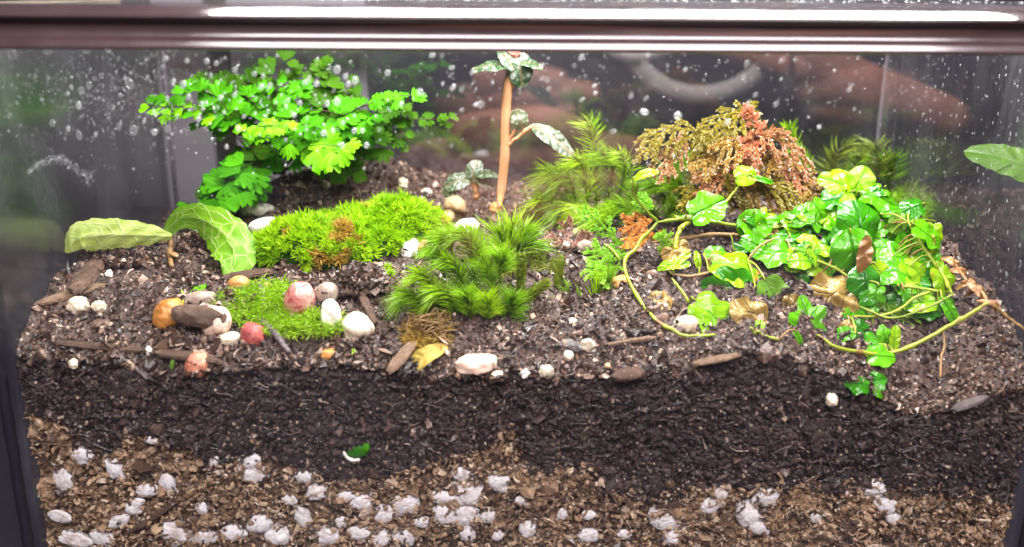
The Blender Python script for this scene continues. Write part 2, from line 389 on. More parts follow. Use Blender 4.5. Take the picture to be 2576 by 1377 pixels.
M['perlite'] = perlite_mat()
def bark_mat(name, c1, c2, c3):
    k = NT(name); co = k.coord('UV')
    mp = k.n('ShaderNodeMapping', Vector=co); mp.inputs['Scale'].default_value = (2, 7, 1)
    n1 = k.noise(4, 6, mp.outputs[0], .7); n2 = k.noise(3 / S, 5, k.coord(), .7)
    c = k.ramp(k.math('ADD', k.math('MULTIPLY', n1, .5), k.math('MULTIPLY', n2, .5)), [(.32, c1), (.5, c2), (.68, c3)])
    return k.done(k.pbsdf(c, .55, .45, k.bump(k.math('ADD', n1, n2), .9, .12)))
M['bark'] = bark_mat('bark', (.035, .02, .015), (.13, .075, .05), (.34, .22, .15))
M['bark_grey'] = bark_mat('grey_bark', (.05, .04, .045), (.20, .16, .16), (.42, .36, .36))
M['bark_tan'] = bark_mat('tan_bark', (.12, .07, .04), (.30, .19, .12), (.48, .34, .22))
def crumb_mat(name, stops, rough=.45, spec=.5, fine=9):
    k = NT(name); co = k.coord()
    c = k.ramp(k.island(), stops)
    c = k.mixc(.55, c, k.ramp(k.noise(fine / S, 3, co), [(.3, (.35, .33, .33)), (.7, (1.25, 1.2, 1.15))]), 'MULTIPLY')
    c = k.mixc(.35, c, k.ramp(k.noise(.45 / S, 3, co), [(.35, (.4, .38, .4)), (.65, (1.3, 1.25, 1.2))]), 'MULTIPLY')
    return k.done(k.pbsdf(c, k.rmap(k.noise(14 / S, 2, co), .35, .65, rough - .2, rough + .25), spec, k.bump(k.noise(12 / S, 3, co), .6, .04)))
M['crumb'] = crumb_mat('soil_crumb', [(0, (.010, .005, .004)), (.42, (.040, .021, .014)), (.76, (.098, .054, .036)), (.91, (.23, .145, .10)), (1, (.58, .45, .34))], .38, .6)
M['crumb_shaded'] = crumb_mat('pressed_soil_crumb', [(0, (.011, .006, .006)), (.5, (.034, .020, .018)), (.82, (.075, .046, .039)), (.95, (.17, .115, .09)), (1, (.40, .30, .23))])  # same soil in darker tones; shade below the surface is in the colour
M['coir'] = crumb_mat('coir_crumb', [(0, (.045, .026, .016)), (.35, (.18, .11, .064)), (.7, (.36, .235, .14)), (.93, (.50, .36, .23)), (1, (.62, .52, .42))], .3, .6, 6)
def earth(name, stops, fleck, fs=9.0, th=.90, rough=.5, big=.20):
    k = NT(name); co = k.coord()
    f = k.math('ADD', k.math('ADD', k.math('MULTIPLY', k.noise(11 / S, 4, co, .7), .45), k.math('MULTIPLY', k.noise(3.2 / S, 4, co, .65), .35)), k.math('ADD', k.math('MULTIPLY', k.noise(.55 / S, 4, co, .6, .6), big), .5 * (.20 - big)))
    c = k.ramp(f, stops)
    vo = k.n('ShaderNodeTexVoronoi', Vector=co, Scale=fs / S, Randomness=1.0); sp = k.n('ShaderNodeSeparateXYZ', Vector=vo.outputs['Color'])
    m_ = k.math('MULTIPLY', k.ramp(sp.outputs[0], [(th, (0, 0, 0)), (th + .03, (1, 1, 1))]), k.ramp(vo.outputs['Distance'], [(.30, (1, 1, 1)), (.45, (0, 0, 0))]))
    c = k.mixc(m_, c, k.mixc(sp.outputs[1], tuple(x * .45 for x in fleck), fleck))
    return k.done(k.pbsdf(c, k.rmap(k.noise(7 / S, 3, co), .35, .65, rough - .22, rough + .25), .5, k.bump(k.noise(16 / S, 5, co, .7), .8, .05)))
M['soil'] = earth('soil_bed', [(.37, (.010, .005, .004)), (.49, (.048, .026, .018)), (.60, (.115, .066, .046)), (.70, (.27, .175, .13))], (.60, .46, .35), 8, .86)
M['soil_face'] = earth('pressed_soil', [(.37, (.006, .004, .004)), (.49, (.024, .014, .013)), (.60, (.055, .034, .030)), (.72, (.15, .095, .075))], (.52, .39, .29), 9, .89, .42, .42)  # darker copy of the soil, with the shade of the band painted in
M['coir_face'] = earth('coir_bed_face', [(.36, (.018, .010, .008)), (.46, (.11, .062, .036)), (.54, (.30, .185, .10)), (.66, (.56, .40, .25))], (.60, .50, .40), 6, .9, .42, .38)
M['coir_bed'] = crumb_mat('coir_bed', [(0, (.10, .06, .035)), (1, (.11, .065, .035))])
def plain(name, col, rough=.5, spec=.5, nscale=3.0, amt=.25, **kw):
    k = NT(name); co = k.coord(); f = k.noise(nscale / S, 4, co)
    c = k.mixc(f, tuple(x * (1 - amt) for x in col), tuple(min(1, x * (1 + amt)) for x in col))
    return k.done(k.pbsdf(c, k.rmap(f, .3, .7, max(0.02, rough - .06), rough + .08), spec, k.bump(k.noise(nscale * 6 / S, 3, co), .12, .02), **kw))
M['rim'] = plain('dark_plum_plastic', (.058, .036, .038), .18, .7, .6, .3, Coat__Weight=.9, Coat__Roughness=.10)
M['bead'] = plain('clear_grey_bead', (.10, .09, .10), .3, .4)
M['black'] = plain('black_silicone', (.012, .010, .016), .4, .4)
M['phone'] = plain('black_case', (.012, .012, .014), .5, .3)
M['ringw'] = plain('pale_ring', (.84, .84, .88), .5, .3)
M['wall'] = plain('dark_wall', (.026, .025, .032), .8, .2, .12, .35)
M['panel'] = plain('grey_panel', (.17, .155, .175), .8, .2, .2, .15)
M['shelf'] = plain('dark_table', (.03, .028, .04), .35, .5, .3, .3)
M['skin'] = plain('skin', (.52, .25, .18), .5, .4, .8, .15, Subsurface__Weight=.1, Subsurface__Radius=(.003, .001, .0006))
M['nail'] = plain('nail', (.22, .09, .09), .25, .5)
M['gold'] = plain('pale_gold_highlight', (.62, .55, .36), .3, .6)

def glass(name, fog=0.0, fscale=.4, stretch=(1, 1, 1), lo=.5, hi=.75, base=0.0, refl=.05, gr=.015, fogcol=(.75, .75, .80)):
    k = NT(name); ge = k.n('ShaderNodeNewGeometry')
    dt = k.n('ShaderNodeVectorMath', _operation='DOT_PRODUCT'); k.set(dt, 'i0', ge.outputs['Incoming']); k.set(dt, 'i1', ge.outputs['Normal'])
    sch = k.math('POWER', k.math('SUBTRACT', 1.0, k.math('ABSOLUTE', dt.outputs['Value'])), 5.0)
    fr = k.math('ADD', refl, k.math('MULTIPLY', sch, .8))
    tr = k.n('ShaderNodeBsdfTransparent', Color=(.985, .99, .988)).outputs[0]
    gl = k.n('ShaderNodeBsdfGlossy', Roughness=gr, Color=(1, 1, 1)).outputs[0]
    sh = k.mixs(fr, tr, gl)
    if fog:
        mp = k.n('ShaderNodeMapping', Vector=k.coord()); mp.inputs['Scale'].default_value = stretch
        f = k.ramp(k.noise(fscale / S, 6, mp.outputs[0], .65, .8), [(lo, (0, 0, 0)), (hi, (1, 1, 1))])
        f2 = k.ramp(k.noise(6 / S, 2, mp.outputs[0]), [(.35, (.45, .45, .45)), (.65, (1, 1, 1))])
        f = k.math('ADD', base, k.math('MULTIPLY', k.math('MULTIPLY', f, f2), fog))
        di = k.mixs(.5, k.n('ShaderNodeBsdfDiffuse', Color=fogcol).outputs[0], k.n('ShaderNodeBsdfTranslucent', Color=fogcol).outputs[0])
        sh = k.mixs(f, sh, di)
    return k.done(sh)
M['front_glass'] = glass('front_glass', refl=.045, fog=.014, fscale=.13, stretch=(1, 1, 1.8), lo=.5, hi=.75, base=.0, fogcol=(.72, .68, .80))  # smears on the pane; their lilac tint paints a hazy sheen over the soil
M['back_glass'] = glass('back_glass', fog=.05, fscale=.25, refl=.09)
M['left_glass'] = glass('left_glass', fog=.14, fscale=.22, stretch=(1, 1, .45), lo=.44, hi=.8, base=.004, refl=.05, gr=.22)
M['right_glass'] = glass('right_glass', fog=.12, fscale=.25, stretch=(1, 1.6, .4), lo=.47, hi=.8, base=.003, refl=.08)
M['lid_glass'] = glass('lid_glass', fog=.012, fscale=.3, lo=.4, hi=.8, base=.012, refl=.03)
def drop_mat(name, white, rough):
    k = NT(name)
    g = k.n('ShaderNodeBsdfGlossy', Roughness=rough, Color=(1, 1, 1)).outputs[0]
    d = k.mixs(.5, k.n('ShaderNodeBsdfDiffuse', Color=(.9, .92, .95)).outputs[0], k.n('ShaderNodeBsdfTranslucent', Color=(.9, .92, .95)).outputs[0])
    t = k.n('ShaderNodeBsdfTransparent').outputs[0]
    ge = k.n('ShaderNodeNewGeometry'); dt = k.n('ShaderNodeVectorMath', _operation='DOT_PRODUCT'); k.set(dt, 'i0', ge.outputs['Incoming']); k.set(dt, 'i1', ge.outputs['Normal'])
    edge = k.math('SUBTRACT', 1.0, k.math('ABSOLUTE', dt.outputs['Value']))
    f = k.math('MULTIPLY', k.math('ADD', .22, k.math('POWER', edge, 1.3)), white * 1.25)  # white body and edge paint the lamp's glints into the drop
    return k.done(k.mixs(f, t, k.mixs(.35, d, g)))
M['drop'] = drop_mat('water_drop', .85, .10)
M['drop_faint'] = drop_mat('faint_water_drop', .30, .15)
M['drop_spray'] = drop_mat('water_spray', .45, .2)


# ------------------------------------------------------------------ the room behind and the table
w = MB(); w.add(*box(-70, 70, 26, 27, -12, 45)); w.build('wall', M['wall'], smooth=False)['kind'] = 'structure'
w = MB(); w.add(*box(-70, 70, -60, 26, -12.8, ZB - .5)); w.build('table', M['shelf'], smooth=False)['kind'] = 'structure'
for i, (x0, x1, lab) in enumerate([(P(415, 300, 19)[0], P(538, 300, 19)[0], 'plain grey panel behind the back glass, narrow piece left of the dark gap'),
                                   (P(598, 300, 19)[0], P(930, 300, 19)[0], 'wide grey panel behind the fern, right of the dark gap')]):
    w = MB(); w.add(*box(x0, x1, 18.6, 19, ZB - .5, 16)); tag(w.build('grey_panel', M['panel'], smooth=False), lab, 'panel', 'grey panels behind the tank')

# ------------------------------------------------------------------ the tank
tank = empty('terrarium', A(0, 7, ZB), 'clear glass terrarium tank with a dark plum plastic rim, filled with soil and plants', 'terrarium')
g = 0.28
for nm, b, m in (('front_pane', (XL - g, XR + g, -g, 0, ZB, ZT + .5), 'front_glass'), ('back_pane', (XL - g, XR + g, YB, YB + g, ZB, ZT + .5), 'back_glass'),
                 ('side_pane', (XL - g, XL, 0.004, YB - .004, ZB, ZT + .5), 'left_glass'), ('side_pane', (XR, XR + g, 0.004, YB - .004, ZB, ZT + .5), 'right_glass')):
    mb = MB(); mb.add(*box(*b)); o = mb.build(nm, M[m], tank, smooth=False)
    if nm == 'side_pane': o['label'] = 'left side pane, fogged and beaded with water' if m == 'left_glass' else 'right side pane streaked with moisture'
mb = MB(); mb.add(*box(XL - .2, XR + .2, -.2, YB + .2, ZB - .45, ZB - .01)); mb.build('base', M['black'], tank, smooth=False)
# rim: a profile (out, z) swept round the four sides
prof = [(.02, 9.18), (.45, 9.16), (.60, 9.175), (.69, 9.20), (.70, 9.24), (.67, 9.30), (.635, 9.38), (.60, 9.44), (.52, 9.475), (.44, 9.495), (.41, 9.53), (.405, 9.88), (.43, 9.92), (.58, 9.95), (.66, 9.97), (.69, 10.0), (.68, 10.03), (.62, 10.06), (.50, 10.11), (.36, 10.165), (.22, 10.22), (.0, 10.26), (-.25, 10.28), (-.55, 10.285), (-.56, 10.0), (-.05, 9.98), (.02, 9.9)]
def sweep(a, b, outdir, c0, c1):
    a, b, outdir = A(*a), A(*b), A(*outdir); d = nrm(b - a); n = 60; V = []
    for t in np.linspace(0, 1, n):
        for (o, z) in prof:
            e = o + g
            V.append(a + (b - a) * t + d * ((2 * t - 1) * e) + outdir * e + A(0, 0, z))
    k = len(prof); F = []
    for i in range(n - 1):
        for j in range(k): F.append((i * k + j, i * k + (j + 1) % k, (i + 1) * k + (j + 1) % k, (i + 1) * k + j))
    mb = MB(); mb.add(V, F); return mb
for (a, b, o, lab) in (((XL, 0, 0), (XR, 0, 0), (0, -1, 0), 'front rail of the rim with two bright reflected lines'), ((XR, 0, 0), (XR, YB, 0), (1, 0, 0), None), ((XR, YB, 0), (XL, YB, 0), (0, 1, 0), None), ((XL, YB, 0), (XL, 0, 0), (-1, 0, 0), None)):
    r = sweep(a, b, o, 0, 0).build('rim', M['rim'], tank)
    if lab: r['label'] = lab
for x in (XL - g - .02, XR + g + .02):      # dark seals down the front corners
    mb = MB(); sgn = -1 if x < 0 else 1
    tube(mb, cr([(x + sgn * .06, -.16, ZB), (x + sgn * .06, -.16, 0), (x + sgn * .06, -.16, ZT)], 60), .16, 10, bump=.04); mb.build('corner_seal', M['black'], tank)
for x, y in ((XL + .03, YB - .03), (XR - .03, YB - .03)):
    mb = MB(); tube(mb, cr([(x, y, ZB), (x, y, ZT)], 30), .10, 6, bump=.1); mb.build('corner_bead', M['bead'], tank)
mb = MB(); mb.add(*box(XL + .1, XR - .1, .12, YB - .12, 10.30, 10.42)); lid = mb.build('lid', M['lid_glass'], smooth=False)
tag(lid, 'clear lid lying on the terrarium rim, speckled with small water drops', 'lid')
mb = MB(); c = P(60, 2, 13)
tube(mb, cr([(c[0] - 9, 13, 10.62), (c[0] - 2, 12.9, 10.62), (P(300, 0, 12.6)[0], 12.6, 10.58)], 12), .17, 8); tag(mb.build('rim_highlight_strip', M['gold'], smooth=True), 'added pale gold strip standing for the bright back rim at the far left end', 'trim')  # added strip; its gold colour paints the highlight of the back rim

# ------------------------------------------------------------------ layer boundary on the front glass
_bp = [(-60, 1030), (60, 1045), (95, 1050), (165, 1065), (180, 1128), (285, 1150), (312, 1098), (370, 1108), (480, 1150), (515, 1192), (590, 1160), (640, 1135), (700, 1175), (760, 1190), (850, 1215), (960, 1215), (1060, 1185), (1150, 1155), (1230, 1130), (1262, 1085), (1300, 1088), (1318, 1150), (1335, 1195),
       (1385, 1195), (1420, 1178), (1490, 1175), (1528, 1245), (1600, 1262), (1700, 1255), (1790, 1225), (1900, 1235), (2020, 1228), (2150, 1232), (2260, 1240), (2350, 1250), (2450, 1262), (2640, 1285)]
_q = np.array([P(a, b, 0.0) for a, b in _bp]); 
def zbound(x): return np.interp(x, _q[:, 0], _q[:, 2])

# ------------------------------------------------------------------ soil and lower layer
nx, ny = 760, 380
xs = np.linspace(XL + .02, XR - .02, nx); ys = 0.14 + (YB - .17) * (np.linspace(0, 1, ny) ** 1.6)
X, Y = np.meshgrid(xs, ys, indexing='ij'); Z = HD(X, Y)
mb = MB(); I = np.arange(nx * ny).reshape(nx, ny)
mb.add(np.stack([X, Y, Z], -1).reshape(-1, 3), np.stack([I[:-1, :-1], I[1:, :-1], I[1:, 1:], I[:-1, 1:]], -1).reshape(-1, 4))
soil = mb.build('soil', M['soil'], origin=A(0, 7, -1)); soil['kind'] = 'structure'
def face(name, m, zt, zb_, nz, amps, xn=960, warp=.1, parent=None, off=.04):
    xf = np.linspace(XL + .02, XR - .02, xn); zt, zb_ = np.interp(xf, xs, zt), np.interp(xf, xs, zb_); f = np.linspace(0, 1, nz)
    Xf = np.repeat(xf[:, None], nz, 1); Zf = zt[:, None] + (zb_ - zt)[:, None] * f[None]
    wx, wz = Xf + warp * vnoise(Xf, Zf, .25), Zf + warp * vnoise(Zf + 5, Xf, .25); r = 0
    for i, (a, sc) in enumerate(amps): r = r + a * bil(wx, wz, sc, i + 5)
    Yf = np.maximum(off + .012 * vnoise(Xf, Zf, .5), max(.27, .6 * sum(a for a, _ in amps)) + off - r); Yf[:, 0] = .20
    J = np.arange(xn * nz).reshape(xn, nz); q = MB(); q.add(np.stack([Xf, Yf, Zf], -1).reshape(-1, 3), np.stack([J[:-1, :-1], J[:-1, 1:], J[1:, 1:], J[1:, :-1]], -1).reshape(-1, 4))
    o = q.build(name, M[m], parent)
    if parent is None: o['kind'] = 'structure'
    return o
top = Z[:, 0]; bz = np.minimum(zbound(xs), top - .3); bz = bz + .14 * vnoise(xs, xs * 0, .5) + .10 * vnoise(xs, xs * 0 + 3, .2) + .07 * vnoise(xs, xs * 0 + 8, .09)
face('soil_face', 'soil_face', top, bz, 150, [(.24, .45), (.18, .2), (.13, .1), (.08, .05)], parent=soil)
face('drainage_layer', 'coir_face', bz, np.full(nx, -7.6), 120, [(.40, .95), (.30, .42), (.20, .2), (.12, .1), (.06, .05)], warp=.35, off=.10)

# ------------------------------------------------------------------ perlite
PM = []
for sd in range(9):
    mb = MB(); V, F = ICO[4]; V = V.copy(); g_ = np.random.default_rng(90 + sd); h = np.full(len(V), .80)
    for q in nrm(g_.normal(size=(9, 3))): h = np.maximum(h, g_.uniform(.86, 1.04) - .9 * (1 - (V @ q)).clip(0, 2) ** .8 * g_.uniform(.8, 1.2))
    V = V * (h + lowfreq(V, .018, 9, sd))[:, None]; mb.add(V, F); PM.append(mb.mesh('perlite_lump', M['perlite'], A(0, 0, 0)))
PERL = [  # px, py, rx, rz, label or None
 (203, 1142, 34, 34, 'angular white perlite lump high at the left end, above the square one'), (160, 1208, 32, 37, 'squarish white perlite lump close to the left corner of the glass'),
 (290, 1176, 27, 34, 'upright oval perlite lump just left of the tall brown fibre clump'), (424, 1214, 20, 32, 'tall narrow perlite lump at the right foot of the brown fibre clump'), (374, 1231, 30, 18, None), (155, 1296, 36, 16, 'flat pale perlite chip touching the left corner seal'),
 (540, 1158, 12, 17, None), (628, 1160, 34, 22, None), (640, 1194, 46, 28, 'large creamy perlite lump below a greyer one under the left pebbles'), (386, 1105, 15, 12, None), (773, 1196, 32, 20, 'oval white perlite lump lower left of the green sprout'), (798, 1238, 32, 28, None),
 (872, 1245, 22, 14, None), (905, 1262, 34, 30, 'lilac white perlite lump hanging at the end of a pale streak'), (968, 1294, 30, 26, None), (1020, 1268, 38, 36, 'rounded perlite lump left of the big white cluster'), (1163, 1193, 25, 22, 'round perlite ball on top of the big white cluster'), (1178, 1240, 54, 40, 'largest perlite mass in the middle of the white cluster'),
 (1252, 1212, 32, 30, 'grey perlite lump at the right shoulder of the big white cluster'), (1118, 1292, 34, 34, 'lumpy white perlite piece hanging below the left of the big cluster'), (1172, 1298, 32, 40, None), (1228, 1296, 22, 22, 'small round perlite ball right under the big cluster'), (1176, 1340, 20, 22, None), (1110, 1248, 34, 20, None),
 (1676, 1306, 48, 34, 'wide white perlite lump under a dark stick, right of centre'), (1690, 1352, 26, 26, 'round white perlite lump directly below the wide one'), (1790, 1272, 38, 22, 'slanting perlite flake right of the dark stick'), (1810, 1240, 26, 22, None), (1888, 1296, 44, 40, 'big white perlite lump leaning on two smaller ones'), (1926, 1252, 30, 34, None), (1908, 1326, 26, 18, None),
 (2196, 1226, 34, 30, 'lone greyish perlite lump in the dark soil near the right end'), (2228, 1272, 36, 22, None), (2246, 1302, 22, 26, None), (1415, 1290, 14, 18, None), (1328, 1330, 26, 26, None), (437, 1340, 46, 36, 'broad bluish perlite lump near the bottom left'), (590, 1340, 34, 24, None), (192, 1358, 40, 28, None), (262, 1352, 30, 22, None),
 (338, 1278, 22, 20, None), (348, 1262, 18, 16, None), (510, 1278, 18, 20, None), (700, 1350, 48, 40, None), (762, 1302, 24, 34, None), (655, 1318, 30, 28, None), (822, 1348, 44, 30, None), (1020, 1348, 34, 24, None), (1480, 1292, 18, 16, None), (905, 1340, 36, 24, None), (300, 1310, 30, 18, None), (1310, 1255, 14, 12, None), (520, 1350, 34, 22, None), (960, 1350, 24, 24, None),
 (1060, 1310, 22, 16, None), (730, 1255, 20, 14, None), (1570, 1340, 18, 14, None), (2050, 1300, 14, 12, None), (1480, 1345, 26, 20, None), (860, 1310, 18, 16, None), (1250, 1345, 20, 16, None), (2470, 1170, 0, 0, None)]
def scatter_soil():
    mb = MB()
    # open surface: finer and denser near the glass
    n = 34000; x = rng.uniform(XL + .1, XR - .1, n); y = 0.10 + (YB - .3) * rng.uniform(0, 1, n) ** 1.8
    r = np.exp(rng.normal(-3.25, .48, n)).clip(.018, .14); z = HD(x, y) + r * rng.uniform(-.5, .8, n)
    crumbs(mb, np.stack([x, y, z], -1), r, .6, .38)
    n = 1100; x = rng.uniform(XL + .3, XR - .3, n); y = .2 + (YB - .8) * rng.uniform(0, 1, n) ** 1.7
    r = np.exp(rng.normal(-2.5, .35, n)).clip(.05, .14); crumbs(mb, np.stack([x, y, HD(x, y) - r * .2], -1), r * .8, .6, .3, 1)
    for i in range(1500):
        x, y = rng.uniform(XL + .4, XR - .4), .15 + (YB - 1) * rng.uniform() ** 1.8; a = rng.uniform(0, 6.28); L = rng.uniform(.12, .55); q = np.linspace(-.5, .5, 5)
        xx, yy = x + q * L * np.cos(a) + .03 * rng.normal(size=5), np.maximum(.1, y + q * L * np.sin(a)); tube(mb, np.stack([xx, yy, HD(xx, yy) + .05 + .04 * rng.normal(size=5)], -1), rng.uniform(.012, .04), 4, bump=.15)
    o = mb.build('soil_crumbs', M['crumb'], smooth=False); tag(o, 'loose dark brown potting soil crumbs covering the open surface', 'soil', kind='stuff')
    mb = MB(); n = 9000; x = rng.uniform(XL + .05, XR - .05, n); f = rng.uniform(0, 1, n); zt = zfront(x) + .05
    zb_ = zbound(x) + .12 * rng.normal(size=n); z = zt + (np.minimum(zb_, zt - .2) - zt) * f
    r = np.exp(rng.normal(-3.2, .5, n)).clip(.018, .15); crumbs(mb, np.stack([x, .03 + r * .7 + .12 * rng.uniform(0, 1, n), z], -1), r, .5, .3)
    for i in range(420):
        xx, a, L = rng.uniform(XL + .3, XR - .3), rng.normal() * .7, rng.uniform(.15, .6); z0 = float(zfront(xx)); z1 = min(float(zbound(xx)), z0 - .2); zz_ = z0 + (z1 - z0) * rng.uniform(); q = np.linspace(-.5, .5, 5)
        tube(mb, np.stack([xx + q * L * math.cos(a), np.full(5, .05), zz_ + q * L * math.sin(a) + .03 * rng.normal(size=5)], -1), rng.uniform(.010, .03), 4, bump=.15)
    o = mb.build('pressed_soil', M['crumb_shaded'], smooth=False); tag(o, 'dark soil pressed against the front glass in a thick band', 'soil', kind='stuff')
    # brown fibre and bark layer; nothing is scattered over the faces of the perlite lumps
    PE = np.array([[*P(a, b, .05)[[0, 2]], max(rx, 8) * .0113, max(rz, 8) * .0113] for a, b, rx, rz, _ in PERL])
    def clear(x, z): return np.all(((x[:, None] - PE[:, 0]) / PE[:, 2]) ** 2 + ((z[:, None] - PE[:, 1]) / PE[:, 3]) ** 2 > .50, axis=1)
    mb = MB(); n = 8000; x = rng.uniform(XL + .1, XR - .1, n); zb_ = zbound(x); z = zb_ + .22 * rng.normal(size=n) - (zb_ + 8.6) * rng.uniform(0, 1, n) ** 1.15
    k = (z > -7.4) & clear(x, z) & (vnoise(x, z, .7) > -.25); x, z = x[k], z[k]; n = len(x)
    r = np.exp(rng.normal(-2.95, .45, n)).clip(.025, .14); crumbs(mb, np.stack([x, .02 + r * .7 + .12 * rng.uniform(0, 1, n), z], -1), r, .7, .30)
    # curled strands
    for i in range(1900):
        xx = rng.uniform(XL + .2, XR - .2); zz_ = rng.uniform(-7.0, float(zbound(xx)) + .12); a = rng.uniform(0, 6.28); L = rng.uniform(.15, .5); cv = rng.normal() * 1.6
        th = a + cv * np.linspace(0, 1, 6) * 1.5; st = L / 6
        if not clear(np.array([xx]), np.array([zz_]))[0]: continue
        px_ = xx + np.cumsum(np.cos(th)) * st; pz_ = zz_ + np.cumsum(np.sin(th)) * st
        tube(mb, np.stack([px_, np.full(6, .06 + .08 * rng.uniform()) + .02 * rng.normal(size=6), pz_], -1), rng.uniform(.018, .06), 5, bump=.22)
    o = mb.build('coir_chips', M['coir'], smooth=False); tag(o, 'tan and brown coir chips and fibres in the bottom layer', 'coir', kind='stuff')
scatter_soil()

ANCH = [(335, 1160, 'the brown fibre clump'), (897, 1140, 'the green sprout'), (1180, 1235, 'the big white cluster'), (1310, 1200, 'the tall orange fibre column'), (1676, 1306, 'the wide lump under the dark stick'), (1888, 1290, 'the big leaning lump'), (640, 1185, 'the creamy lump'), (385, 1300, 'the slanting dark stick'), (160, 1208, 'the square lump'), (905, 1262, 'the lilac lump'), (437, 1340, 'the broad bluish lump'), (2230, 1280, 'the pair near the right end'), (1490, 1230, 'the tan fibre mass')]
used = set()
def perlite_label(px, py, rx, rz):
    sz = 'tiny' if rx * rz < 330 else 'small' if rx * rz < 620 else 'middling' if rx * rz < 1000 else 'sizeable'; sh = 'flat ' if rx > 1.4 * rz else 'upright ' if rz > 1.2 * rx else 'roundish '
    for ax, ay, an in sorted(ANCH, key=lambda q: (q[0] - px) ** 2 + (q[1] - py) ** 2):
        dx, dy = px - ax, py - ay
        if dx * dx + dy * dy < 300: continue
        w = ('right of' if dx > 0 else 'left of') if abs(dx) > 1.6 * abs(dy) else ('below' if dy > 0 else 'above') if abs(dy) > 1.6 * abs(dx) else ('lower' if dy > 0 else 'upper') + (' right of' if dx > 0 else ' left of')
        t = f'{sz} {sh}perlite lump {w} {an} in the bottom layer'.replace(' in the bottom layer', ' in the coir')
        if t not in used: used.add(t); return t
    return 'white perlite lump in the bottom layer'
for i, (px, py, rx, rz, lab) in enumerate(PERL):
    if not rx: continue
    p = P(px, py, .22); k = upx(p); rr = A(rx, min(rx, rz) * .62, rz) * k
    o = link('perlite', PM[i % 9], A(p[0], .025 + rr[1] * 1.0, p[2])); o.scale = Vector(rr * A(random.uniform(1.0, 1.35), 1.1, random.uniform(1.0, 1.35))); o.rotation_euler = (0, random.uniform(-.4, .4) + (math.pi if i % 2 else 0), 0)
    tag(o, lab or perlite_label(px, py, rx, rz), 'perlite', 'perlite lumps in the bottom layer')

# ------------------------------------------------------------------ pebbles: x0, y0, x1, y1 in the photo, stone, turn in the picture, boxiness, seed, label
PEB = [
 (607, 511, 691, 552, 'white', 0, .72, 1, 'flat cream-white pebble, upper of two behind the moss cushion at left'),
 (624, 548, 699, 590, 'white', -.2, .9, 2, 'white pebble half under the left end of the moss cushion'),
 (1120, 490, 1174, 545, 'tan', .5, .95, 3, 'pale tan pebble standing upright behind the moss cushion at right'),
 (1112, 528, 1146, 566, 'tan', 0, 1, 4, 'small tan pebble tucked against the foot of the upright tan one'),
 (1143, 551, 1201, 594, 'pure', -.6, .95, 5, 'smooth white pebble behind the top of the drooping hair moss'),
 (1006, 603, 1053, 652, 'pure', -.1, .62, 6, 'cube-like bright white pebble at the right front of the moss cushion'),
 (1050, 604, 1098, 656, 'coral', -.7, .9, 7, 'coral pink pebble beside the cube-like white one'),
 (1058, 474, 1090, 498, 'cream', 0, .95, 8, 'little cream pebble on the back soil beside the small speckled plant'),
 (569, 694, 628, 738, 'orange', .15, .85, 9, 'tan orange pebble under the tip of the net-veined leaf'),
 (647, 710, 690, 733, 'coral', 0, .95, 10, 'small coral pebble peeping out behind the creeping moss'),
 (716, 711, 792, 808, 'redwhite', .35, .95, 11, 'large red and white streaked pebble rising out of the creeping moss'),
 (794, 710, 852, 768, 'grey', .3, .9, 12, 'grey-brown and white pebble behind the white one, under the soil clod'),
 (805, 754, 860, 838, 'white', .1, .9, 13, 'white pebble partly wrapped in moss, left of the round pink one'),
 (855, 780, 939, 864, 'pinkcream', -.2, .93, 14, 'round speckled pinkish cream pebble at the foot of the brown twig'),
 (604, 814, 669, 870, 'red', .2, .88, 15, 'brick red pebble in front of the creeping moss'),
 (553, 834, 604, 875, 'cream', -.1, .95, 16, 'cream pebble between the bark chip and the brick red pebble'),
 (390, 754, 470, 832, 'rust', -.5, .85, 17, 'rusty orange pebble at the left end of the bark chip'),
 (505, 768, 584, 852, 'pinkwhite', -.6, .9, 18, 'peach and white pebble under the right end of the bark chip'),
 (462, 734, 552, 776, 'grey', -.1, .9, 19, 'grey-brown pebble behind the bark chip, under the green seedling'),
 (467, 879, 530, 944, 'coral', .6, .85, 20, 'coral red pebble with dirt in its cracks, lowest of the pebbles at left'),
 (804, 876, 860, 903, 'rust', -.05, .75, 21, 'small bright orange stone chip lying alone on the dark soil'),
 (1144, 892, 1254, 946, 'pinkwhite', .08, .78, 22, 'pale pink oblong pebble with dirt scratches near the front glass'),
 (1237, 934, 1270, 958, 'cream', 0, .95, 23, 'tiny cream pebble touching the lower right of the pale pink one'),
 (1448, 600, 1505, 648, 'grey', 0, .9, 24, 'dark speckled tan pebble behind the yellow-green fern tip'),
 (1538, 694, 1588, 728, 'orange', -.3, .85, 25, 'flat orange pebble under the loop of the green vine'),
 (1400, 605, 1440, 640, 'grey', 0, .95, 26, 'dark grey pebble lying behind the star-shaped hair moss'),
 (1697, 793, 1755, 836, 'cream', -.3, .8, 27, 'cream stone lying inside the curve of the green vine'),
 (1060, 560, 1105, 590, 'coral', 0, .9, 28, 'small coral pebble mostly hidden behind the right edge of the moss cushion'),
 (1232, 510, 1262, 542, 'orange', .4, .9, 29, 'yellow-orange pebble at the foot of the tall orange stem'),
]
DIRT = MB()
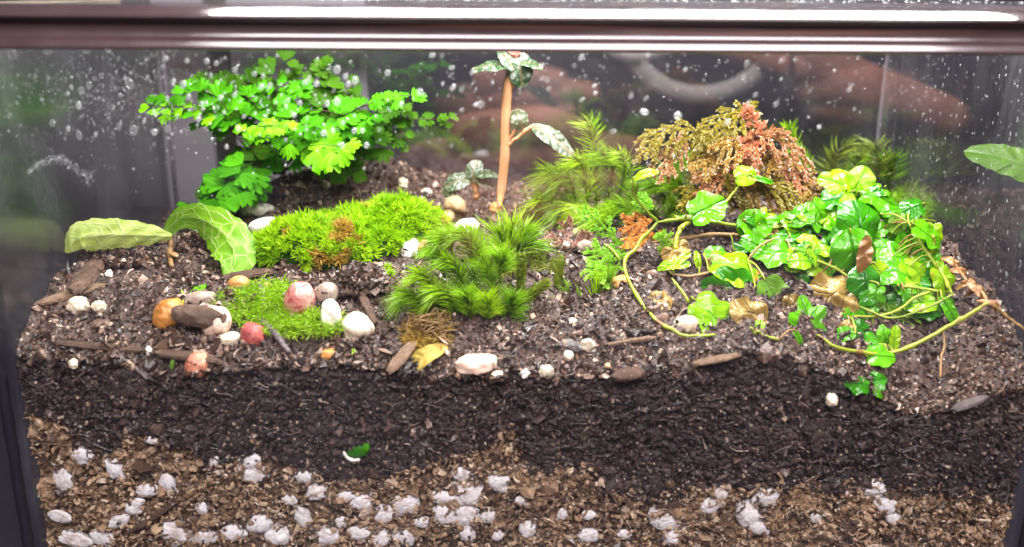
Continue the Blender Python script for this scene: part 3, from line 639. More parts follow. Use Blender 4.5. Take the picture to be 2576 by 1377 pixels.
for (x0, y0, x1, y1, st, tw, bx, sd, lab) in PEB:
    cx, cy = (x0 + x1) / 2, (y0 + y1) / 2
    g_ = G(cx, y1 - (y1 - y0) * .12); k = upx(g_)
    rx, rz = (x1 - x0) / 2 * k * .96, (y1 - y0) / 2 * k * .96; ry = .75 * (rx * rz) ** .5 + .08
    c = P(cx, cy, g_[1] + ry * .35)
    mb = MB(); lump_mesh(mb, c, A(rx, ry, rz), (PITCH * -.6, tw * .55, random.uniform(-.3, .3)), .085, 1.0, sd, 4, bx, .014)
    tag(mb.build('pebble', ST[st]), lab, 'pebble', 'pebbles on the soil')
    m = 46; a_ = rng.uniform(0, 6.28, m); q = np.stack([c[0] + rx * 1.02 * np.cos(a_) * rng.uniform(.85, 1.15, m), c[1] + ry * 1.0 * np.sin(a_) * rng.uniform(.85, 1.15, m) - .03, np.zeros(m)], -1); q[:, 2] = np.maximum(HD(q[:, 0], q[:, 1]) + .05, c[2] - rz * rng.uniform(.55, 1.0, m))
    crumbs(DIRT, q, np.exp(rng.normal(-3.0, .4, m)).clip(.025, .09), .5, .35)
tag(DIRT.build('soil_crumbs', M['crumb'], smooth=False), 'soil crumbs banked up round the feet of the pebbles', 'soil', kind='stuff')

GRIT = [(200, 768, 26, 'cream', 'cream perlite lump on the soil below the left bark stick'), (250, 771, 20, 'cream', 'smaller cream perlite lump right of the one below the bark stick'), (1479, 871, 20, 'cream', 'cream perlite lump standing alone on the front soil, right of centre'), (1432, 896, 14, 'cream', 'small cream bit left of the vine, below the lone cream lump'),
        (1376, 935, 22, 'cream', 'knobbly cream root bit beside the front glass, right of the pale pink pebble'), (186, 915, 15, 'cream', 'cream bit beside the front glass near the left end'), (376, 883, 12, 'white', 'small whitish bit left of the coral red pebble'), (1440, 814, 13, 'cream', 'tiny cream bit below the low green moss'),
        (2092, 1004, 18, 'cream', 'cream bit left of the lobed leaf on the front soil'), (330, 840, 9, 'white', 'very small white bit left of the rusty orange pebble'), (432, 790, 9, 'cream', 'very small cream bit above the rusty orange pebble'), (1492, 880, 9, 'white', 'small white bit beside the lone cream lump'),
        (1530, 925, 13, 'tan', 'tan bit beside the front glass below the vine'), (1015, 460, 15, 'cream', 'cream bit on the dark soil mound behind the moss cushion'), (1320, 940, 14, 'white', 'whitish bit between the pale pink pebble and the root bit'), (275, 690, 12, 'white', 'pale bit leaning on the left bark piece')]
for i, (px, py, r, st, lab) in enumerate(GRIT):
    p = G(px, py + r * .5); k = upx(p); mb = MB()
    lump_mesh(mb, p + A(0, 0, r * k * .45), A(r, r * .8, r * .85) * k, (.2, i * .7, i), .12, 1.8, 70 + i, 3, .95, .05)
    tag(mb.build('perlite', ST[st]), lab, 'perlite', 'pale perlite bits on the soil')

# ------------------------------------------------------------------ twigs, bark, clods
def stick(name, mat, pts, r, label, cat, bump=.14, n=30, flat=None, lift=0.17):
    c = cr([P(a, b, .14 if y == .12 else (G(a, b)[1] if y is None else min(y, G(a, b)[1])) - lift * 1.6) for a, b, y in pts], n)
    if r >= 11 and name == 'bark_piece':
        d = c[-1] - c[0]; L = np.linalg.norm(d); d = nrm(d); nn = nrm(A(0, -.5, 1) - d * (A(0, -.5, 1) @ d)); sd_ = np.cross(nn, d); V, F = ICO[4]; V = np.sign(V) * np.abs(V) ** .75; V = V / np.abs(V).max()
        V = V * (1 + lowfreq(V * A(.8, 2, 2), .07, 1.3, len(ORG)) + lowfreq(V * A(1, 5, 5), .025, 2.2, len(ORG)))[:, None]; w_ = r * upx(c[0]); mb = MB()
        mb.add(c[n // 2] + V[:, :1] * L * .5 * d + V[:, 1:2] * w_ * sd_ + V[:, 2:] * w_ * .5 * nn, F, 0, V[:, :2] * A(.6, .6) + 3); return tag(mb.build(name, M[mat]), label, cat)
    rr = r * upx(c[0]); prof = np.sin(np.linspace(.25, np.pi - .25, n)) ** .35 * rr * (1 + .22 * vnoise(np.linspace(0, 6, n), np.full(n, 3.3 * len(ORG)), 1.0))
    mb = MB(); tube(mb, c, prof, 9, bump=bump); return tag(mb.build(name, M[mat]), label, cat)
stick('twig', 'bark', [(880, 680, 4.4), (905, 735, 3.5), (925, 775, 2.9), (945, 815, 2.3)], 12, 'dark brown twig leaning from the soil clod down past the round pink pebble', 'twig')
stick('twig', 'bark_grey', [(654, 716, 3.9), (662, 755, 3.3), (672, 788, 2.9)], 9, 'grey weathered twig standing in the creeping moss', 'twig')
stick('twig', 'bark_grey', [(652, 800, 2.6), (690, 838, 2.0), (728, 888, 1.2)], 9, 'dark grey twig sloping behind the brick red pebble', 'twig')
stick('bark_piece', 'bark', [(252, 640, None), (222, 690, None), (195, 722, None)], 24, 'dark brown bark piece leaning below the pale left leaf', 'bark')
stick('bark_piece', 'bark_tan', [(252, 708, None), (185, 738, None), (82, 757, None)], 15, 'tan bark stick pointing at the left pane', 'bark')
stick('bark_piece', 'bark', [(150, 858, None), (250, 872, None), (370, 880, None)], 11, 'long thin bark strip lying on the front left soil', 'bark')
stick('bark_piece', 'bark', [(400, 885, None), (470, 897, None), (560, 905, None)], 16, 'dark bark strip lying below the coral red pebble', 'bark')
stick('bark_piece', 'bark_tan', [(1755, 915, None), (1800, 905, None), (1870, 893, None)], 11, 'reddish tan wood splinter on the front soil right of centre', 'bark')
stick('bark_piece', 'bark_tan', [(1530, 868, None), (1590, 858, None), (1650, 850, None)], 7, 'thin tan wood splinter under the vine', 'bark')
stick('bark_piece', 'bark_tan', [(985, 940, .7), (1010, 900, 1.2), (1045, 865, 1.8)], 16, 'pinkish tan wood splinter left of the yellow leaf', 'bark')
stick('bark_piece', 'bark_grey', [(2395, 1030, None), (2440, 1015, None), (2480, 995, None)], 11, 'greyish root bit in the lit soil at the right front', 'bark')
stick('bark_piece', 'bark', [(1550, 950, None), (1580, 940, None), (1630, 935, None)], 19, 'flat dark bark flake against the front glass right of centre', 'bark')
stick('bark_piece', 'bark', [(560, 690, None), (620, 690, None), (690, 672, None)], 13, 'dark bark strip under the left front edge of the moss cushion', 'bark')
stick('stick_fragment', 'bark', [(1648, 1275, .12), (1700, 1268, .12), (1745, 1258, .12)], 8, 'dark stick lying on the wide perlite lump behind the glass', 'stick')
stick('stick_fragment', 'bark', [(320, 1340, .12), (380, 1305, .12), (450, 1255, .12)], 9, 'dark slanting stick in the coir at the lower left', 'stick')
mb = MB(); g_ = G(512, 828); k = upx(g_)      # bark chip lying over the pebbles
lump_mesh(mb, P(503, 796, g_[1] - .25), A(64, 30, 27) * k, (-.2, -.18 * -1, .15), .07, 1.2, 91, 4, .8, .02); tag(mb.build('bark_chip', M['bark']), 'dark brown fibrous bark chip lying across the rusty orange and peach pebbles', 'bark')
def clod(px, py, rx, rz, n, label, seed, Y=None, depth=.7, mat='crumb'):
    p = G(px, py + rz * .6); k = upx(p); c = P(px, py, p[1] + .3 if Y is None else Y); mb = MB()
    u = nrm(rng.normal(size=(n, 3))) * (rng.uniform(.0, 1.0, (n, 1)) ** .4); u[:, 2] = np.abs(u[:, 2]) * 1.1 - .25
    crumbs(mb, c + u * A(rx, (rx * rz) ** .5 * depth, rz) * k, np.exp(rng.normal(-2.75, .4, n)).clip(.03, .15), .5, .3)
    return tag(mb.build('soil_clod', M[mat], smooth=False), label, 'soil clod')
clod(905, 715, 75, 62, 2200, 'ragged clod of dark soil in front of the moss cushion', 3)
clod(830, 470, 165, 55, 3600, 'heaped mound of dark soil at the foot of the fern', 4, Y=11.6)
clod(520, 620, 80, 45, 1800, 'dark soil hump in the shade of the curved net-veined leaf', 5, depth=.6)
clod(300, 650, 105, 40, 2200, 'dark soil hump under the pale net-veined leaf', 6, depth=.6)

# ------------------------------------------------------------------ mosses
TM = {}
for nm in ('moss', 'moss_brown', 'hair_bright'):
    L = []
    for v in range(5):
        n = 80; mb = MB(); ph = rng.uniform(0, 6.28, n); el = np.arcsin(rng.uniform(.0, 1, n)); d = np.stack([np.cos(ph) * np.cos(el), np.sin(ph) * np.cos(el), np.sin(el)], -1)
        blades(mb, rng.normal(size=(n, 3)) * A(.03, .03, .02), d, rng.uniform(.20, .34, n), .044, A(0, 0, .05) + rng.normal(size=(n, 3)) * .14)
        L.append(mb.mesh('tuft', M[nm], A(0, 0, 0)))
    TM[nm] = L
def tuft(name, mkey, p, nn, sc, parent):
    o = link(name, random.choice(TM[mkey]), p, parent)
    q = Vector(nn).to_track_quat('Z', 'Y'); o.rotation_mode = 'QUATERNION'; o.rotation_quaternion = q @ Matrix.Rotation(random.uniform(0, 6.28), 3, 'Z').to_quaternion()
    o.scale = (sc, sc, sc); return o
# cushion: two overlapping low domes with their own tufts
DOM = []
for (px, py0, py1, wpx, htop) in [(755, 600, 690, 125, 528), (880, 545, 655, 125, 508), (1000, 535, 655, 120, 485), (690, 620, 680, 66, 562), (1080, 580, 640, 62, 548), (845, 600, 690, 90, 545), (940, 600, 670, 95, 540), (985, 510, 600, 60, 482)]:
    f = G(px, py1 - 18); k = upx(f); rx = wpx * k; ry = rx * .85; c = f + A(0, ry * .9, 0); c[2] = float(H(c[0], c[1]))
    top_ = P(px, htop + 18, c[1] + ry * .1)[2]; DOM.append((c, rx, ry, max(.35, top_ - c[2])))
def domez(x, y):
    z = -9.0
    for c, rx, ry, h in DOM:
        q = 1 - ((x - c[0]) / rx) ** 2 - ((y - c[1]) / ry) ** 2
        if q > 0: z = max(z, c[2] + (h - .12) * q ** .55 + .16 * float(vnoise(x, y, .6)))
    return z
c0 = DOM[1][0]
cush = empty('moss_cushion', c0, 'bright lime green moss cushion of starry tufts, wide low mound left of centre', 'moss')
mb = MB()
for i, (c, rx, ry, h) in enumerate(DOM): lump_mesh(mb, c, A(rx * .93, ry * .93, h * .9), (0, 0, 0), .04, 1, i, 3)
mb.build('moss_bed', M['moss'], cush)
pts = []; tries = 0
while len(pts) < 300 and tries < 60000:
    tries += 1; c, rx, ry, h = random.choice(DOM); x = c[0] + random.uniform(-1, 1) * rx; y = c[1] + random.uniform(-1, .55) * ry; z = domez(x, y)
    if z < -5: continue
    p = A(x, y, z); dmin = .27 if tries < 20000 else .2
    if all(np.sum((p - q) ** 2) > dmin ** 2 for q in pts[-400:]): pts.append(p)
for p in pts:
    e = .05; zx, zy = domez(p[0] + e, p[1]), domez(p[0], p[1] + e)
    nn = nrm(A(-(zx - p[2]) / e if zx > -5 else .8, -(zy - p[2]) / e if zy > -5 else -.8, 1.0).clip(-2, 2) + rng.normal(size=3) * .22)
    q = (p - CAM); dd = q @ FWD; sx = CX + FPX * (q @ RIGHT) / dd; sy = CY - FPX * (q @ UP) / dd
    brown = ((sx - 862) / 20) ** 2 + ((sy - 585) / 32) ** 2 < 1 or ((sx - 838) / 48) ** 2 + ((sy - 650) / 22) ** 2 < 1
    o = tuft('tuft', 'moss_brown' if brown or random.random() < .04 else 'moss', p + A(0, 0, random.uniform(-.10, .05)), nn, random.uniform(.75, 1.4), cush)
    if brown: o['label'] = 'dry golden brown tuft'

def shoot(mb, c, n, L, wd, spread=.85, fwd=.55, sweep=None, taper=True, start=.12):
    """leaves set all round a curved stem, all swept one way"""
    t, a, b = frames(c); m = len(c); u = start + (1 - start) * np.sort(rng.uniform(0, 1, n)); i = np.clip((u * (m - 1)).astype(int), 0, m - 2); f = (u * (m - 1) - i)[:, None]
    base = c[i] * (1 - f) + c[i + 1] * f; ph = rng.uniform(0, 6.28, n)[:, None]
    d = t[i] * fwd + (np.cos(ph) * a[i] + np.sin(ph) * b[i]) * spread
    bend = t[i] * .55 + (A(0, 0, -.18) if sweep is None else np.asarray(sweep)) + rng.normal(size=(n, 3)) * .1
    ln = L * rng.uniform(.7, 1.15, n) * (np.where(u > .85, .75, 1) if taper else 1)
    blades(mb, base, d, ln, wd, bend)
def clump(name, label, mats, specs, L, wd, n, cat='moss', group=None, sweep=None, Y=None, spread=.85, fwd=.55):
    base = G(*specs[0][0][:2]) if Y is None else P(*specs[0][0][:2], Y)
    e = empty(name, base, label, cat, group)
    for j, sp in enumerate(specs):
        y0 = base[1] if len(sp[0]) < 3 else sp[0][2]
        c = cr([P(q[0], q[1], q[2] if len(q) > 2 else y0 - .12 * i) for i, q in enumerate(sp)], 18)
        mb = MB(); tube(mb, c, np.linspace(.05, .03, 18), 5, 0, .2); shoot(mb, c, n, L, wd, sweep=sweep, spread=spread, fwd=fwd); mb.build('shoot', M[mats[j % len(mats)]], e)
    return e
clump('hair_moss', 'large dark green hair moss with drooping arched shoots, front centre', ['hair', 'hair_bright', 'hair_bright', 'hair'], [
    [(1185, 815, 2.5), (1192, 740, 2.6), (1190, 660, 2.7), (1175, 605, 2.7), (1145, 592, 2.6)], [(1160, 810, 2.4), (1165, 740, 2.4), (1150, 680, 2.4), (1115, 650, 2.2)], [(1105, 805, 2.4), (1095, 750, 2.4), (1078, 705, 2.3), (1048, 688, 2.2)],
    [(1240, 820, 2.2), (1245, 760, 2.2), (1235, 700, 2.3), (1212, 655, 2.4)], [(1085, 805, 2.2), (1065, 770, 2.2), (1035, 745, 2.1), (1012, 750, 2.0)], [(1225, 815, 1.9), (1228, 780, 1.9), (1222, 745, 1.9)], [(1150, 815, 2.0), (1140, 770, 2.0), (1120, 735, 1.9), (1092, 735, 1.8)],
    [(1268, 825, 2.0), (1285, 780, 2.0), (1292, 745, 2.0)], [(1185, 815, 1.8), (1182, 770, 1.8), (1172, 735, 1.8)], [(1215, 700, 2.9), (1205, 640, 2.9), (1190, 600, 2.9), (1165, 580, 2.9)], [(1120, 700, 2.8), (1110, 650, 2.8), (1090, 625, 2.7)], [(1255, 700, 2.6), (1262, 660, 2.6), (1258, 640, 2.6)], [(1140, 640, 2.9), (1125, 605, 2.9), (1110, 600, 2.8)]],
    .66, .024, 430, sweep=(0, -.1, -.55), fwd=.68, spread=.85)
clump('star_moss', 'bright green star-shaped hair moss tuft with long thin leaves, centre', ['hair_bright', 'hair'], [
    [(1285, 640, 5.0), (1288, 590, 5.0), (1290, 555, 5.0)], [(1300, 640, 5.2), (1310, 600, 5.2), (1318, 575, 5.2)], [(1275, 640, 5), (1262, 600, 5), (1255, 580, 5)], [(1300, 645, 4.8), (1320, 620, 4.7), (1338, 610, 4.7)], [(1275, 650, 4.9), (1265, 630, 4.8), (1250, 625, 4.7)]], .80, .030, 120, sweep=(0, 0, -.35), spread=.8, fwd=.7)
BACK = [('tall wispy hair moss standing at the back left of the red spikemoss', [[(1500, 540, 10), (1500, 470, 10), (1495, 400, 10), (1490, 340, 10), (1478, 300, 10)], [(1520, 540, 9.6), (1535, 470, 9.6), (1540, 420, 9.5), (1515, 380, 9.4)], [(1530, 540, 9.4), (1560, 480, 9.4), (1575, 430, 9.4), (1560, 385, 9.3)], [(1480, 540, 9.4), (1475, 470, 9.4), (1465, 420, 9.4), (1448, 395, 9.2)], [(1560, 545, 9.2), (1590, 520, 9), (1600, 470, 9)]]),
        ('curled hair moss leaning left at the back, beside the small oblong leaf', [[(1420, 545, 9.2), (1425, 490, 9.2), (1405, 445, 9.1), (1370, 430, 8.9)], [(1440, 545, 9), (1445, 490, 9), (1430, 450, 8.9), (1395, 450, 8.7)], [(1400, 545, 9), (1385, 510, 9), (1360, 490, 8.9)]]),
        ('hair moss hanging under the left arm of the red spikemoss', [[(1690, 520, 9.5), (1690, 460, 9.5), (1700, 420, 9.4), (1730, 395, 9.3)], [(1670, 530, 9.3), (1665, 480, 9.3), (1640, 470, 9.2)], [(1710, 520, 9), (1720, 480, 9), (1690, 450, 9)]]),
        ('low dark hair moss carpet at the back between the star moss and the red spikemoss', [[(1600, 560, 8.4), (1580, 525, 8.4), (1545, 520, 8.3)], [(1640, 560, 8.4), (1640, 530, 8.4), (1610, 515, 8.3)], [(1560, 555, 8.2), (1535, 535, 8.2), (1500, 540, 8.1)], [(1500, 550, 8.6), (1470, 530, 8.6), (1440, 530, 8.5)], [(1460, 545, 8.8), (1430, 520, 8.8), (1400, 525, 8.7)], [(1670, 560, 8), (1690, 530, 8), (1700, 515, 8)], [(1540, 570, 8), (1520, 550, 8), (1480, 555, 8)]])]
for lab, sp in BACK: clump('hair_moss', lab, ['hair_bright', 'hair', 'hair_bright'], sp, .85, .027, 260, sweep=(-.1, -.1, -.6), group='hair moss at the back')
clump('hair_moss', 'added hair moss imitating a reflection at the right end of the back glass', ['hair_olive', 'hair'], [[(2100, 470, 13), (2095, 420, 13), (2110, 380, 13), (2140, 365, 13)], [(2150, 480, 13), (2150, 430, 13), (2165, 390, 13)], [(2200, 470, 12.6), (2210, 420, 12.6), (2205, 365, 12.6)], [(2230, 480, 12.6), (2240, 430, 12.6), (2245, 395, 12.6)], [(2270, 520, 12), (2280, 500, 12), (2295, 490, 12)]], .95, .05, 100, sweep=(0, 0, -.5))  # added moss in place of a plant reflection in the glass
clump('hair_moss', 'dark upright moss stalk at the right back of the red spikemoss', ['hair'], [[(2020, 470, 11.5), (2010, 400, 11.5), (1990, 345, 11.5), (1985, 320, 11.5)], [(2030, 470, 11.4), (2025, 420, 11.4), (2005, 380, 11.4)]], .5, .05, 170, sweep=(0, 0, -.2))
clump('hair_moss', 'low green moss tuft left of the flat orange pebble', ['hair', 'hair_bright'], [[(1470, 790, 3.4), (1455, 755, 3.4), (1435, 735, 3.4)], [(1500, 780, 3.4), (1500, 740, 3.4), (1505, 705, 3.4)], [(1520, 770, 3.4), (1525, 735, 3.4), (1530, 700, 3.4)], [(1450, 795, 3.2), (1430, 775, 3.2), (1415, 765, 3.2)]], .5, .04, 90, sweep=(0, 0, -.1), fwd=.9, spread=.5)
for (nm, lab, sp, m, n, L) in [('stalk_moss', 'short chunky green moss stalk with a side arm, right of the drooping hair moss', [[(1305, 800, 2.6), (1308, 740, 2.7), (1310, 690, 2.7), (1312, 648, 2.7)], [(1310, 760, 2.5), (1340, 735, 2.5), (1372, 712, 2.5)], [(1290, 800, 2.5), (1285, 750, 2.5), (1278, 735, 2.5)]], 'hair_olive', 520, .24),
                            ('stalk_moss', 'single slender olive moss stalk with wet sparkle, left of the low green tuft', [[(1405, 770, 3.3), (1402, 720, 3.4), (1412, 650, 3.4)]], 'hair_olive', 520, .20),
                            ('stalk_moss', 'dim green moss stalk behind the star-shaped moss', [[(1345, 590, 8.5), (1352, 540, 8.5), (1358, 505, 8.5)], [(1340, 590, 8.5), (1330, 560, 8.5), (1325, 530, 8.5)]], 'hair_olive', 300, .25)]:
    e = empty(nm, P(*sp[0][0]), lab, 'moss')
    for s_ in sp:
        c = cr([P(*q) for q in s_], 20); mb = MB(); tube(mb, c, .10, 6); shoot(mb, c, n, L, .075, spread=.8, fwd=.7, start=0); mb.build('shoot', M[m], e)
# fine creeping moss round the red pebble
def creeping(label, regions, mat, n, L=.22, wd=.022, lift=.14):
    mb = MB(); B, D, N_ = [], [], []
    for (x0, y0, x1, y1, k_) in regions:
        for _ in range(int(n * k_)):
            a, r = random.uniform(0, 6.28), math.sqrt(random.random()); px, py = (x0 + x1) / 2 + (x1 - x0) / 2 * r * math.cos(a), (y0 + y1) / 2 + (y1 - y0) / 2 * r * math.sin(a)
            p = G(px, py, lift * 1.3); b = p + A(0, 0, -random.random() * lift); d = nrm(A(random.gauss(0, 1), random.gauss(0, 1) - .3, abs(random.gauss(0, .6)) + .15)); q = cr([b, b + d * .2, b + d * .42 + A(0, 0, -.04)], 6)
            m = 9; u = rng.uniform(0, 5, m); i = u.astype(int); B.append(q[i] + (q[np.minimum(i + 1, 5)] - q[i]) * (u - i)[:, None]); D.append(d * .7 + rng.normal(size=(m, 3)) * .7)
    B, D = np.vstack(B), np.vstack(D); blades(mb, B, D, L * rng.uniform(.5, 1.1, len(B)), wd, rng.normal(size=(len(B), 3)) * .2 + A(0, 0, -.1), t0=.35)
    return tag(mb.build('creeping_moss', M[mat]), label, 'moss')
creeping('feathery green creeping moss around the foot of the red and white pebble', [(552, 725, 720, 815, 1.0), (650, 760, 735, 835, .7), (700, 795, 862, 838, .9), (620, 715, 735, 770, .5)], 'hair_bright', 800)
creeping('thin olive moss straggling over the soil below the hair moss', [(1020, 800, 1130, 875, .6)], 'moss_brown', 420, .25)
creeping('sparse moss on the soil at the foot of the star-shaped moss', [(1220, 630, 1400, 690, 1.0)], 'hair_olive', 300, .25)
creeping('dim green moss under the fig leaves at the right', [(2180, 690, 2360, 800, 1.0), (2230, 470, 2330, 560, .6), (2060, 620, 2240, 700, .6)], 'hair', 700, .3, .03)
for i, (px, py, s_, lab) in enumerate([(985, 690, .8, 'tiny starry moss sprig left of the drooping hair moss'), (1000, 752, .95, 'small starry moss tuft in front of the drooping hair moss'), (775, 685, .6, 'tiny green sprig in the shade below the moss cushion'), (975, 672, .55, 'very small green sprig on the soil clod')]):
    p = G(px, py + 8); e = empty('moss_sprig', p, lab, 'moss'); mb = MB(); c = cr([p - A(0, 0, .1), p + A(0, 0, .18)], 5); tube(mb, c, .03, 5); mb.build('stalk', M['hair'], e); tuft('tuft', 'hair_bright', p + A(0, 0, .12), A(0, -.4, 1), s_, e)

# ------------------------------------------------------------------ leaves
def surf(mb, rings, seg, fn, closed=True):
    """a sheet grown from a centre: fn(f, th) -> (N,3); f runs 0..1 outwards"""
    th = np.linspace(0, 2 * np.pi, seg, endpoint=False)
def outline(kind, th, g_):
    c = np.cos(th)
    if kind == 'oval': r = .5 * .37 / np.sqrt((.37 * np.cos(th)) ** 2 + (.5 * np.sin(th)) ** 2)
    elif kind == 'round': r = .5 * .46 / np.sqrt((.46 * np.cos(th)) ** 2 + (.5 * np.sin(th)) ** 2)
    elif kind == 'lobed': r = .5 * .41 / np.sqrt((.41 * np.cos(th)) ** 2 + (.5 * np.sin(th)) ** 2) * (1 - .17 * (.5 - .5 * np.cos(5 * th + .25 * np.sin(th))) ** 2)
    elif kind == 'ivy': r = .5 * .45 / np.sqrt((.45 * np.cos(th)) ** 2 + (.5 * np.sin(th)) ** 2) * (1 - .40 * (.5 - .5 * np.cos(5 * th)) ** 1.4)
    elif kind == 'narrow': r = .5 * .19 / np.sqrt((.19 * np.cos(th)) ** 2 + (.5 * np.sin(th)) ** 2)
    elif kind == 'lance': r = .5 * .15 / np.sqrt((.15 * np.cos(th)) ** 2 + (.5 * np.sin(th)) ** 2)
    else: r = .5 * .44 / np.sqrt((.44 * np.cos(th)) ** 2 + (.5 * np.sin(th)) ** 2)
    r = r * (1 - .16 * np.exp(-((np.abs(th) - np.pi) / .32) ** 2) * (kind not in ('lance', 'narrow')))
    return r * (1 + .035 * np.sin(3 * th + g_.uniform(0, 6)) + .02 * np.sin(7 * th + g_.uniform(0, 6)))
def pleaf(mb, c, d, n, L, kind, cup=.25, droop=.2, ripple=.04, seed=0, fold=0.0, seg=44, crumple=0.0):
    g_ = np.random.default_rng(seed); d = nrm(d); n = nrm(n - d * (n @ d)); s = np.cross(n, d)
    th = np.linspace(-np.pi, np.pi, seg, endpoint=False); r = outline(kind, th, g_)
    fr = np.array([.22, .45, .68, .86, 1.0]); Uu = (fr[:, None] * r * np.cos(th)).ravel(); Vv = (fr[:, None] * r * np.sin(th)).ravel()
    Uu = np.concatenate([[0], Uu]); Vv = np.concatenate([[0], Vv]); R2 = Uu ** 2 + Vv ** 2
    ang = np.concatenate([[0], np.tile(th, 5)]); ph = g_.uniform(0, 6, 4)
    z = -cup * R2 * 1.6 - droop * (Uu + .5) ** 2 * .6 + ripple * np.sin(5 * ang + ph[0]) * R2 * 4 + fold * np.abs(Vv) + .012 * np.sin(Uu * 34 - np.abs(Vv) * 28) * (np.abs(Vv) > .02)
    if crumple: z = z + crumple * (np.sin(Uu * 11 + ph[1]) * np.sin(Vv * 13 + ph[2]) + .6 * np.sin(Uu * 21 + Vv * 17 + ph[3]))
    V = c + L * (Uu[:, None] * d + Vv[:, None] * s + z[:, None] * n); F4, F3 = [], []
    for j in range(seg):
        k = (j + 1) % seg; F3.append((0, 1 + j, 1 + k))
        for i in range(4): F4.append((1 + i * seg + j, 1 + (i + 1) * seg + j, 1 + (i + 1) * seg + k, 1 + i * seg + k))
    mb.add(V, F4, 0.0, np.column_stack([Uu + .5, Vv])); mb.f.append(np.array(F3) + mb.n - len(V))
def place(px, py, Lpx, ang, Y, face=.7, up=.7, side=0.0, back=0.0):
    """centre, direction and normal of a leaf seen at px, py whose tip points at ang degrees in the picture"""
    c = PG(px, py, Y, .2); a = math.radians(ang); d = RIGHT * math.cos(a) + UP * math.sin(a) + FWD * back
    return c, nrm(d), nrm(-FWD * face + A(0, 0, 1) * up + RIGHT * side), Lpx * upx(c)
VPTS = []
def vine(name, pts, r, mat, parent, n=40, knots=0.45, jit=.12):
    c = cr([PG(*q) for q in pts], n); k = upx(c[n // 2]); rr = .70 * r * k * np.minimum(1, .45 + 3 * np.minimum(np.linspace(0, 1, n), 1 - np.linspace(0, 1, n) * .9)) * (1 + knots * np.maximum(0, np.sin(np.linspace(0, 3.2 * len(pts), n))) ** 8)
    fl = HD(c[:, 0], c[:, 1]) + rr * .9; c[:, 2] = np.where(c[:, 1] > .35, np.maximum(c[:, 2], fl), c[:, 2])
    mb = MB(); tube(mb, c + rng.normal(size=c.shape) * (rr * jit)[:, None], rr, 8, bump=.05 if jit else .015); VPTS.append(c); return mb.build(name, M[mat], parent)

# ------------------------------------------------------------------ creeping fig
fig = empty('creeping_fig', G(2060, 700), 'creeping fig with glossy lobed leaves sprawling over the right half on long yellow-green runners', 'plant')
VINES = [('vine', 6.2, [(1588, 455, 4.5), (1600, 500, 4.6), (1640, 545, 4.7), (1652, 562, 4.7), (1615, 600, 4.3), (1600, 625, 4.0), (1572, 655, 3.7), (1578, 700, 3.2), (1615, 765, 2.5), (1650, 805, 2.0), (1700, 838, 1.6), (1745, 850, 1.5), (1800, 842, 1.6)]),
         ('vine', 7, [(1652, 560, 4.7), (1720, 552, 5), (1800, 560, 5.4), (1900, 575, 5.6), (2000, 570, 5.8)]), ('vine', 8, [(1700, 640, 4.0), (1702, 600, 4.3), (1715, 572, 4.6), (1735, 560, 4.9)]),
         ('vine', 7, [(2062, 845, 1.9), (2100, 872, 1.6), (2160, 886, 1.4), (2230, 890, 1.3), (2300, 868, 1.3), (2380, 825, 1.3), (2440, 790, 1.2), (2485, 762, 1.1)]),
         ('vine', 5, [(2120, 795, 2.6), (2200, 796, 2.4), (2262, 780, 2.2), (2300, 750, 2.2), (2340, 735, 2.2)]), ('vine', 5, [(1878, 445, 6), (1850, 480, 6), (1818, 520, 5.8), (1800, 555, 5.5)]),
         ('vine', 6, [(2285, 560, 4.2), (2310, 600, 3.8), (2335, 640, 3.4), (2370, 690, 3), (2395, 740, 2.6)]), ('vine_brown', 7, [(1640, 610, 4.8), (1720, 600, 5), (1800, 590, 5.2), (1900, 595, 5.2)]),
         ('vine_brown', 6, [(1690, 690, 3.5), (1740, 695, 3.5), (1800, 680, 3.5), (1830, 660, 3.6)]), ('vine', 5, [(1990, 640, 4), (2050, 655, 3.8), (2110, 680, 3.6), (2160, 720, 3.2)]), ('vine', 5, [(2340, 640, 3.4), (2350, 610, 3.4), (2345, 590, 3.4)]),
         ('vine', 4.5, [(2262, 720, 2.8), (2310, 725, 2.7), (2370, 735, 2.5)]), ('vine', 5, [(1960, 855, 2.2), (1920, 845, 2.1), (1885, 835, 2.1)]), ('vine', 4.5, [(2160, 770, 2.6), (2240, 800, 2.2), (2330, 775, 2.1), (2400, 740, 2.2)]), ('vine', 5, [(1560, 655, 3.8), (1540, 630, 4), (1520, 615, 4.2)]),
         ('vine_brown', 4, [(2372, 825, 1.4), (2376, 870, 1.1), (2368, 900, .9), (2366, 950, .5)]), ('vine_brown', 4, [(1880, 655, 3.8), (1910, 620, 4), (1950, 600, 4.2)]), ('vine', 5, [(1690, 700, 3), (1720, 740, 2.5), (1735, 765, 2.3)])]
for m, r, pts_ in VINES: vine('vine', pts_, r, m, fig)
